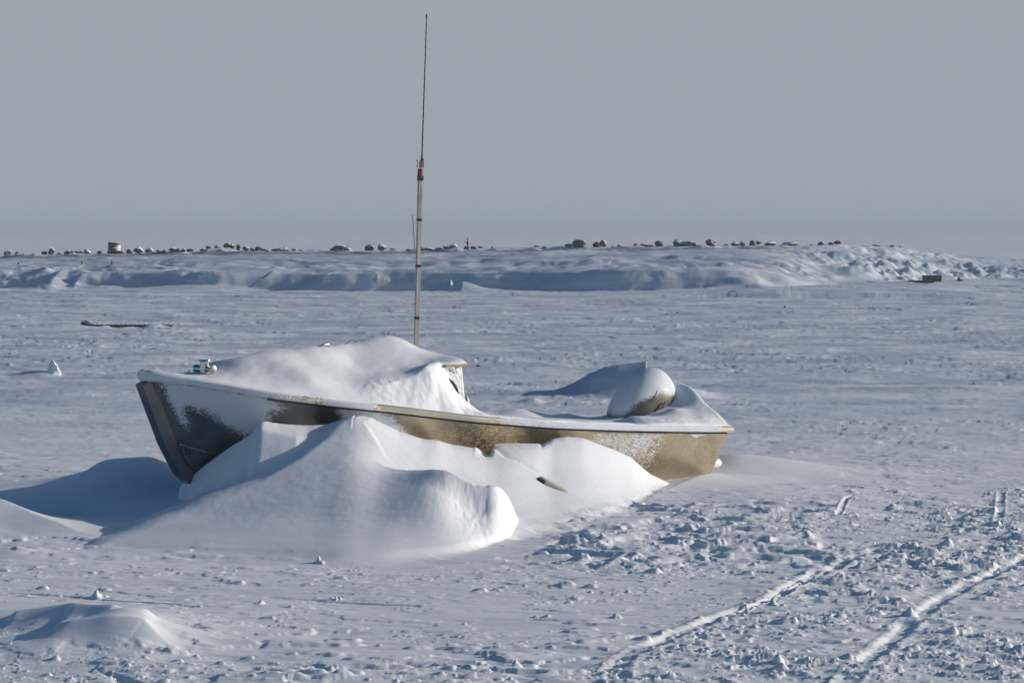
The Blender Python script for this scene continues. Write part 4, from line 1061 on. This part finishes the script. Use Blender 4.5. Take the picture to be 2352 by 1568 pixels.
ROCKS = [  # map, x centre, y base, width, height (pixels of three enlargements), kind, label
 (m3,62,180,55,30,'w',"low snowy boulder nearest the left edge on the far bank"),
 (m3,125,180,40,28,'w',"round white-crusted boulder second from the left edge on the far bank"),
 (m3,172,180,16,12,'w',"tiny snowed stone third from the left edge on the far bank"),
 (m3,325,170,42,20,'d',"dark bare boulder leaning against the snow-plastered spike of rock left of the drum"),
 (m3,372,166,45,42,'w',"tall leaning snow-plastered spike of rock left of the drum"),
 (m3,432,170,26,12,'s',"small stone between the leaning snow spike and the next snowy boulder, left of the drum"),
 (m3,485,163,50,22,'s',"broad snow-topped boulder midway between the leaning snow spike and the drum"),
 (m3,525,165,22,14,'s',"smallest stone of the row between the broad snow-topped boulder and the drum"),
 (m3,555,165,26,17,'d',"dark stone fourth to the left of the rusty drum"),
 (m3,587,165,40,18,'s',"squat stone third to the left of the rusty drum"),
 (m3,632,166,50,30,'s',"snow-capped boulder second to the left of the rusty drum"),
 (m3,724,163,40,18,'d',"dark slab-like boulder standing alone just left of the rusty drum"),
 (m3,938,155,46,28,'d',"dark rounded boulder just right of the rusty drum"),
 (m3,1005,150,74,40,'s',"large peaked boulder second to the right of the rusty drum"),
 (m3,1085,152,65,32,'s',"snow-dusted boulder third to the right of the rusty drum"),
 (m3,1150,153,46,16,'s',"flat low boulder fourth to the right of the rusty drum"),
 (m3,1188,158,28,18,'d',"small dark stone fifth to the right of the rusty drum"),
 (m3,1245,152,55,22,'s',"low snow-capped boulder sixth to the right of the rusty drum"),
 (m3,1283,152,36,18,'d',"dark stone squeezed behind the sixth boulder right of the rusty drum"),
 (m3,1325,153,40,20,'s',"boulder between two low ones, eighth to the right of the rusty drum"),
 (m3,1378,155,50,20,'d',"dark boulder ninth to the right of the rusty drum, before a gap"),
 (m3,1465,146,36,14,'s',"low stone alone left of the snow heap topped by a boulder"),
 (m3,1510,143,40,16,'d',"dark stone at the left foot of the snow heap topped by a boulder"),
 (m3,1562,136,30,18,'d',"dark stone on the left shoulder of the snow heap"),
 (m3,1640,114,54,28,'s',"snow-capped boulder perched on top of the snow heap"),
 (m3,1680,125,36,30,'w',"white snow-plastered rock beside the perched boulder on the heap"),
 (m3,1728,127,32,40,'s',"upright narrow boulder right of the snow heap"),
 (m3,1780,132,50,28,'s',"snow-topped boulder just right of the upright narrow boulder"),
 (m3,1837,137,54,24,'s',"broad boulder second to the right of the upright narrow boulder"),
 (m3,1868,152,54,28,'d',"dark bare boulder low in front of the broad one right of the upright boulder"),
 (m3,1910,154,50,16,'d',"flat dark slab right of the dark bare boulder, before a gap"),
 (m3,1937,153,18,11,'d',"tiny dark stone at the right tip of the flat dark slab"),
 (m3,1990,151,44,18,'d',"low dark boulder, left one of three before the long bare stretch"),
 (m3,2048,151,76,28,'s',"wide snow-backed boulder, middle one of three before the long bare stretch"),
 (m3,2132,151,48,20,'s',"snow-dusted boulder, right one of three before the long bare stretch"),
 (m3,2172,151,30,10,'d',"thin dark stone touching the last boulder before the long bare stretch"),
 (m4,85,133,95,36,'s',"long sloping snow-backed boulder on the bank above the boat's cabin"),
 (m4,152,132,55,28,'w',"snowed boulder touching the long sloping one above the boat's cabin"),
 (m4,305,129,66,34,'s',"rounded snow-dusted boulder second to the left of the radio mast"),
 (m4,385,127,50,42,'w',"tall snow-capped boulder nearest the radio mast on its left"),
 (m4,460,125,45,9,'d',"thin flat dark stone just left of the radio mast"),
 (m4,555,124,36,9,'d',"thin dark stone partly behind the radio mast"),
 (m4,652,116,26,18,'w',"small snowed stone just right of the radio mast"),
 (m4,690,121,64,14,'w',"low snow hummocked stone second to the right of the radio mast"),
 (m4,760,119,46,11,'d',"flat dark stone third to the right of the radio mast"),
 (m4,810,118,42,13,'s',"low stone fourth to the right of the radio mast"),
 (m4,865,113,58,22,'s',"snowy boulder left of the stone with a spike on it"),
 (m4,950,108,40,18,'d',"dark stone carrying a thin upright spike right of the radio mast"),
 (m4,1002,113,42,18,'d',"dark blocky stone just right of the spiked one"),
 (m4,1043,114,32,13,'d',"small square dark stone second to the right of the spiked one"),
 (m4,1125,119,16,9,'d',"tiny lone stone on the bare stretch nearest the spiked stone"),
 (m4,1425,111,40,7,'d',"thin flat stone on the bare stretch, left one of two"),
 (m4,1472,109,28,9,'d',"small dark stone on the bare stretch, right one of two"),
 (m4,1640,105,52,18,'d',"dark low boulder left of the big white domed one"),
 (m4,1715,104,92,48,'w',"big white domed boulder, largest on the right half of the bank"),
 (m4,1825,105,68,30,'d',"dark blocky boulder just right of the big white domed one"),
 (m4,1868,108,36,44,'w',"narrow upright snow-plastered rock second to the right of the white dome"),
 (m4,1933,105,14,9,'d',"tiny dark stone right of the narrow snow-plastered rock"),
 (m4,1976,105,28,10,'d',"small flat dark stone second to the right of the narrow snow-plastered rock"),
 (m4,2086,103,24,15,'d',"small square dark stone left of a long low one on the bank"),
 (m4,2165,101,84,15,'s',"long low boulder left of the stone with a snow cap and dark foot"),
 (m4,2241,99,54,30,'d',"dark boulder with a square snow cap right of the long low one"),
 (m5,14,84,62,38,'w',"snow-domed boulder next to the wide low one, above the outboard"),
 (m5,75,89,112,28,'w',"wide low snow-covered boulder on the bank above the boat's stern"),
 (m5,126,86,28,20,'d',"small dark stone at the right end of the wide snow-covered boulder"),
 (m5,240,95,72,36,'s',"dark round boulder with white back standing alone above the boat's stern"),
 (m5,347,93,24,8,'d',"sliver of dark stone right of the lone white-backed boulder"),
 (m5,405,92,54,24,'s',"snow-dusted boulder at the left of the cluster of five"),
 (m5,452,86,40,30,'w',"white peaked rock second in the cluster of five"),
 (m5,520,85,46,34,'d',"dark round boulder in the middle of the cluster of five"),
 (m5,566,79,36,24,'s',"small boulder tucked right of the middle of the cluster of five"),
 (m5,637,84,80,28,'s',"wide boulder at the right of the cluster of five"),
 (m5,775,82,112,20,'s',"long dark-edged low boulder right of the cluster of five"),
 (m5,915,82,18,9,'w',"tiny snowed stone right of the long dark-edged boulder"),
 (m5,980,80,42,20,'w',"white snowed boulder third from the right end of the row of big stones"),
 (m5,1046,82,32,15,'d',"small dark-sided boulder second from the right end of the row of big stones"),
 (m5,1097,86,50,20,'s',"round boulder at the right end of the row of big stones"),
 (m5,1360,87,52,9,'w',"thin white slab on the last bare part of the bank"),
 (m5,1466,101,30,9,'d',"small dark stone where the bank starts to slope down on the right"),
 (m5,1517,99,22,7,'d',"rightmost tiny dark stone on the bank's sloping end"),
]
def crest_hit(u, vhint):
    """top of the bank on bearing u"""
    t = (u - 1176) / FOC
    best, bz = None, 1e9
    for y in np.arange(112, 136, .25):
        z = ground_z(t * y, y); vv_ = UV(t * y, y, z)[1]
        if vv_ < bz - .05: bz = vv_; best = (t * y, y, z)
    return best, bz
spike_at = None
for k, (mp, x, yb_, w, h, kind, lab) in enumerate(ROCKS):
    u, v = mp(x, yb_); sc = .3174 if mp is m3 else .3418
    c, vc = crest_hit(u, v)
    px = c[1] / FOC
    wm, hm = w * sc * px * 1.05, h * sc * px * 1.12
    lift = max(0.0, (vc - v)) * px if vc - v > 2.5 else 0.0
    lift = min(lift, .35)
    kk = int(rng.integers(0, 10))
    o = bpy.data.objects.new("boulder", rock_data(kk, kind)); COL.objects.link(o)
    o.scale = (wm * .56, wm * .50, hm * .62)
    o.rotation_euler = (rng.uniform(-.2, .2), rng.uniform(-.15, .15), rng.choice([0, math.pi]) + rng.uniform(-.4, .4))
    o.location = (c[0], c[1], c[2] + hm * .42 + lift)
    tag(o, lab, "boulder", GROUP)
    if "carrying" in lab: spike_at = o.location.copy()
    if lift > 0.04 and "heap" in lab: pass
# snow heap under the perched boulder
# ------------------------------------------------------------------ drum, posts, stake, sled and other bits
c, vc = crest_hit(263, 587)
px = c[1] / FOC
dr = empty("drum", (c[0], c[1], c[2])); tag(dr, "snow-plastered rusty metal drum standing on the far bank", "drum")
w = 28.5 * px / 2
b = MB(); prof_ = [(0, w), (.05, w * 1.0), (.19, w), (.2, w * 1.035), (.22, w), (.40, w), (.415, w * 1.035), (.435, w), (.44, w * .94), (.40, w * .93)]
sc_ = (25.5 * px) / .44
b.sweep([(0, 0, q[0] * sc_) for q in prof_], [q[1] for q in prof_], 28)
b.build("drum_body", M_drum, dr, smooth=True)
b = MB(); b.sweep([(0, 0, .37 * sc_), (0, 0, .436 * sc_)], w * 1.012, 28); b.build("drum_rim", M_darkwood, dr, smooth=True)
b = MB()
hw = w * 1.0; b.add([(-hw, -hw, -.15), (hw * 1.75, -hw, -.15), (hw * 1.75, hw, -.15), (-hw, hw, -.15), (-hw, -hw, .13), (hw * 1.1, -hw, .13), (hw * 1.1, hw, .13), (-hw, hw, .13)],
      [(0, 3, 2, 1), (4, 5, 6, 7), (0, 1, 5, 4), (1, 2, 6, 5), (2, 3, 7, 6), (3, 0, 4, 7)])
b.build("drum_base", M_darkwood, dr, bevel=.015)

for (u, vb, hpx, wpx, lab) in [(256.5, 608, 9, 3.2, "short dark post sticking out of the bank's snow face below the drum"),
                               (188, 608.5, 8.5, 3.0, "short dark post in the bank's snow face left of the one below the drum"),
                               (42, 607, 4, 4, "stubby dark post end in the bank's snow face near the left edge")]:
    p = ground_hit(u, vb, 90); px = p[1] / FOC
    b = MB(); hh_ = hpx * px; ww = wpx * px
    b.sweep([(0, 0, -.3), (.0, 0, hh_ * .6), (.015, 0, hh_)], [ww / 2, ww / 2, ww * .46], 9)
    o = b.build("post", M_darkwood, None, smooth=True); o.location = p; tag(o, lab, "post", "posts in the bank face")
c, vc = crest_hit(953.5, 578); px = c[1] / FOC
b = MB(); b.sweep([(0, 0, -.3), (-5.5 * px, .0, 78 * px)], .5, prof=[(-.045, -.02), (.045, -.02), (.045, .02), (-.045, .02)], up=(0, 1, 0))
o = b.build("stake", M_wood, None, bevel=.004); o.location = c; tag(o, "thin leaning wooden stake on the far bank just left of the radio mast", "stake")
# spike on the stone
b = MB(); b.sweep([(0, 0, -.05), (.02, 0, .25), (.0, 0, .34), (.04, 0, .48)], [.08, .05, .03, .012], 7)
b.sweep([(0, 0, .2), (-.15, 0, .3)], [.03, .015], 6)
o = b.build("broken_stump", M_darkwood, None, smooth=True); o.location = (spike_at.x + .05, spike_at.y, spike_at.z + .0); tag(o, "thin dark splintered stump pointing up from a stone right of the radio mast", "stump")
# broken dark streak on the bank face, built as thin tubes
b = MB()
q0 = [ground_hit(*uv_, 90) for uv_ in ((578, 659), (587, 652), (597, 645), (603, 642), (612, 636), (626, 624))]
org = Vector(q0[0])
b.sweep([Vector(p_) - org + Vector((0, -.02, .01)) for p_ in q0[:4]], [.012, .03, .028, .012], 7)
b.sweep([Vector(p_) - org + Vector((0, -.02, .03)) for p_ in q0[3:]], [.022, .03, .010], 7)
o = b.build("streak", M_darkwood, None, smooth=True); o.location = org; tag(o, "thin dark crooked streak running up the shaded face of the far bank", "streak")

# sled
yv = y_flat(751.5); p = P(292, 751.5, yv); px = yv / FOC
sled = empty("sled", (p[0], p[1], ground_z(p[0], p[1]) - .03), R(2)); tag(sled, "long slatted wooden sled lying low in the snow behind the boat's bow", "sled")
Ls = 203 * px
M_sled = snowy("frosted_sled_wood", (.075, .068, .06), .55, 1.15, .2)
for sy in (-.27, .27):
    path = [(-Ls / 2 * 1.0, sy, .20), (-Ls * .47, sy, .155), (-Ls * .42, sy, .095), (-Ls * .35, sy, .062), (-Ls * .2, sy, .055), (0, sy, .05), (Ls * .3, sy, .045), (Ls * .5, sy, .045)]
    b = MB(); b.sweep(path, 1.0, prof=[(-.022, -.055), (.022, -.055), (.022, .05), (-.022, .05)])
    b.build("runner", M_sled, sled, bevel=.004)
for k in range(17):
    xk = -Ls * .36 + k * (Ls * .86) / 16
    b = MB(); b.box((xk, rng.uniform(-.02, .02), .118 + rng.uniform(-.004, .004)), (.05 + rng.uniform(-.015, .015), .72, .035)); b.build("slat", M_sled, sled, bevel=.004)

# crate, red board, rock at the right
p = ground_hit(2143, 647.5, 90); px = p[1] / FOC
w1, w0, hc_ = 41 * px / 2, 38 * px / 2, 14 * px
def tray(b, wt, wb, dy, h):
    th = .035
    o_ = [(-wb, -dy * .92, 0), (wb, -dy * .92, 0), (wb, dy * .92, 0), (-wb, dy * .92, 0), (-wt, -dy, h), (wt, -dy, h), (wt, dy, h), (-wt, dy, h)]
    i_ = [(-wt + th, -dy + th, h), (wt - th, -dy + th, h), (wt - th, dy - th, h), (-wt + th, dy - th, h), (-wb + th, -dy * .92 + th, th), (wb - th, -dy * .92 + th, th), (wb - th, dy * .92 - th, th), (-wb + th, dy * .92 - th, th)]
    b.add(o_ + i_, [(0, 3, 2, 1), (0, 1, 5, 4), (1, 2, 6, 5), (2, 3, 7, 6), (3, 0, 4, 7), (4, 5, 9, 8), (5, 6, 10, 9), (6, 7, 11, 10), (7, 4, 8, 11), (8, 9, 13, 12), (9, 10, 14, 13), (10, 11, 15, 14), (11, 8, 12, 15), (12, 13, 14, 15)])
b = MB(); tray(b, w1, w0, .3, hc_ + .06)
o = b.build("crate", M_crate, None, bevel=.006); o.location = (p[0], p[1] + .3, p[2] - .05); tag(o, "dark grey flared crate on the ice at the foot of the bank's right end", "crate")
p = ground_hit(2113, 650, 90); b = MB(); w_ = 25 * px
b.add([(-w_ * .8, -.25, -.02), (w_ * 1.2, -.25, -.02), (w_ * 1.2, .25, -.02), (-w_ * .8, .25, -.02), (-w_ * .9, -.25, 7 * px), (w_ * 1.3, -.25, 5.5 * px), (w_ * 1.3, .25, 5.5 * px), (-w_ * .9, .25, 7 * px)],
      [(0, 3, 2, 1), (4, 5, 6, 7), (0, 1, 5, 4), (1, 2, 6, 5), (2, 3, 7, 6), (3, 0, 4, 7)])
o = b.build("sledge", M_redboard, None, bevel=.01); o.location = (p[0], p[1] + .25, p[2] - .02); tag(o, "low dark reddish sledge half buried against the grey crate's left side", "sledge")
p = ground_hit(2207, 646, 90); o = bpy.data.objects.new("boulder", rock_data(3, 's')); COL.objects.link(o)
o.location = (p[0], p[1] + .1, p[2] + .1); o.scale = (9.5 * px, 9 * px, 8.5 * px); tag(o, "half-snowed dark boulder alone on the ice right of the grey crate", "boulder")
# bits lying on the flat
for (u, v, w, h, lab) in [(1098.5, 839.5, 11, 4, "flat dark scrap on the snow just right of the boat's cabin roof"),
                          (1803, 704, 6, 4, "small dark lump alone on the far flat snow at right"),
                          (1556, 717.5, 5, 2.5, "tiny dark speck of debris on the flat beyond the outboard"),
                          (1245, 781, 3.5, 2.5, "tiny dark stone on the snow, right one of a pair beyond the boat"),
                          (1231, 780, 3, 2.2, "tiny dark stone on the snow, left one of a pair beyond the boat")]:
    p = ground_hit(u, v + h * .5, 30); px = p[1] / FOC
    me = rock_meshes[int(rng.integers(0, 10))].copy(); me.materials.append(M_darkwood)
    o = bpy.data.objects.new("debris", me); COL.objects.link(o); o.location = (p[0], p[1], p[2] + h * px * .3)
    o.scale = (w * px * .55, w * px * .4, h * px * .6); o.rotation_euler = (0, .15, 0); tag(o, lab, "debris")
# upright snow chunk behind the bow
p = ground_hit(122, 858, 30); px = p[1] / FOC
b = MB(); lay = [(0, .0, .17), (.25, .02, .15), (.45, .0, .10), (.62, .01, .11), (.82, -.01, .07), (1, -.02, .018)]
H_ = 38 * px; vs, fs = [], []
for i, (f, dx, r_) in enumerate(lay):
    for k in range(12):
        a = 2 * math.pi * k / 12; rr = r_ * (.62 + .25 * math.sin(a * 2 + i) + .12 * math.sin(a * 3 - i * 2)); vs.append((dx + rr * math.cos(a), rr * math.sin(a) * .8, f * H_ - .03))
for i in range(len(lay) - 1):
    for k in range(12): fs.append((i * 12 + k, i * 12 + (k + 1) % 12, (i + 1) * 12 + (k + 1) % 12, (i + 1) * 12 + k))
fs.append(tuple(60 + k for k in range(12)))
b.add(vs, fs); o = b.build("snow_block", M_cover, None, smooth=True); o.location = p; tag(o, "upright chunk of snow standing alone left of the boat's bow", "snow block")

# ------------------------------------------------------------------ haze: cold air filling the place
hz = MB(); hz.box((0, 1500, 3.0), (4200, 3400, 10.0))
mh = bpy.data.materials.new("haze_air"); mh.use_nodes = True; nt = mh.node_tree; nt.nodes.clear()
ho = nt.nodes.new("ShaderNodeOutputMaterial"); pv = nt.nodes.new("ShaderNodeVolumePrincipled")
pv.inputs["Color"].default_value = (0.76, 0.88, 1.0, 1); pv.inputs["Density"].default_value = 0.0010; pv.inputs["Anisotropy"].default_value = 0.0
nt.links.new(pv.outputs[0], ho.inputs["Volume"])
hz_o = hz.build("haze", mh); tag(hz_o, kind="stuff")
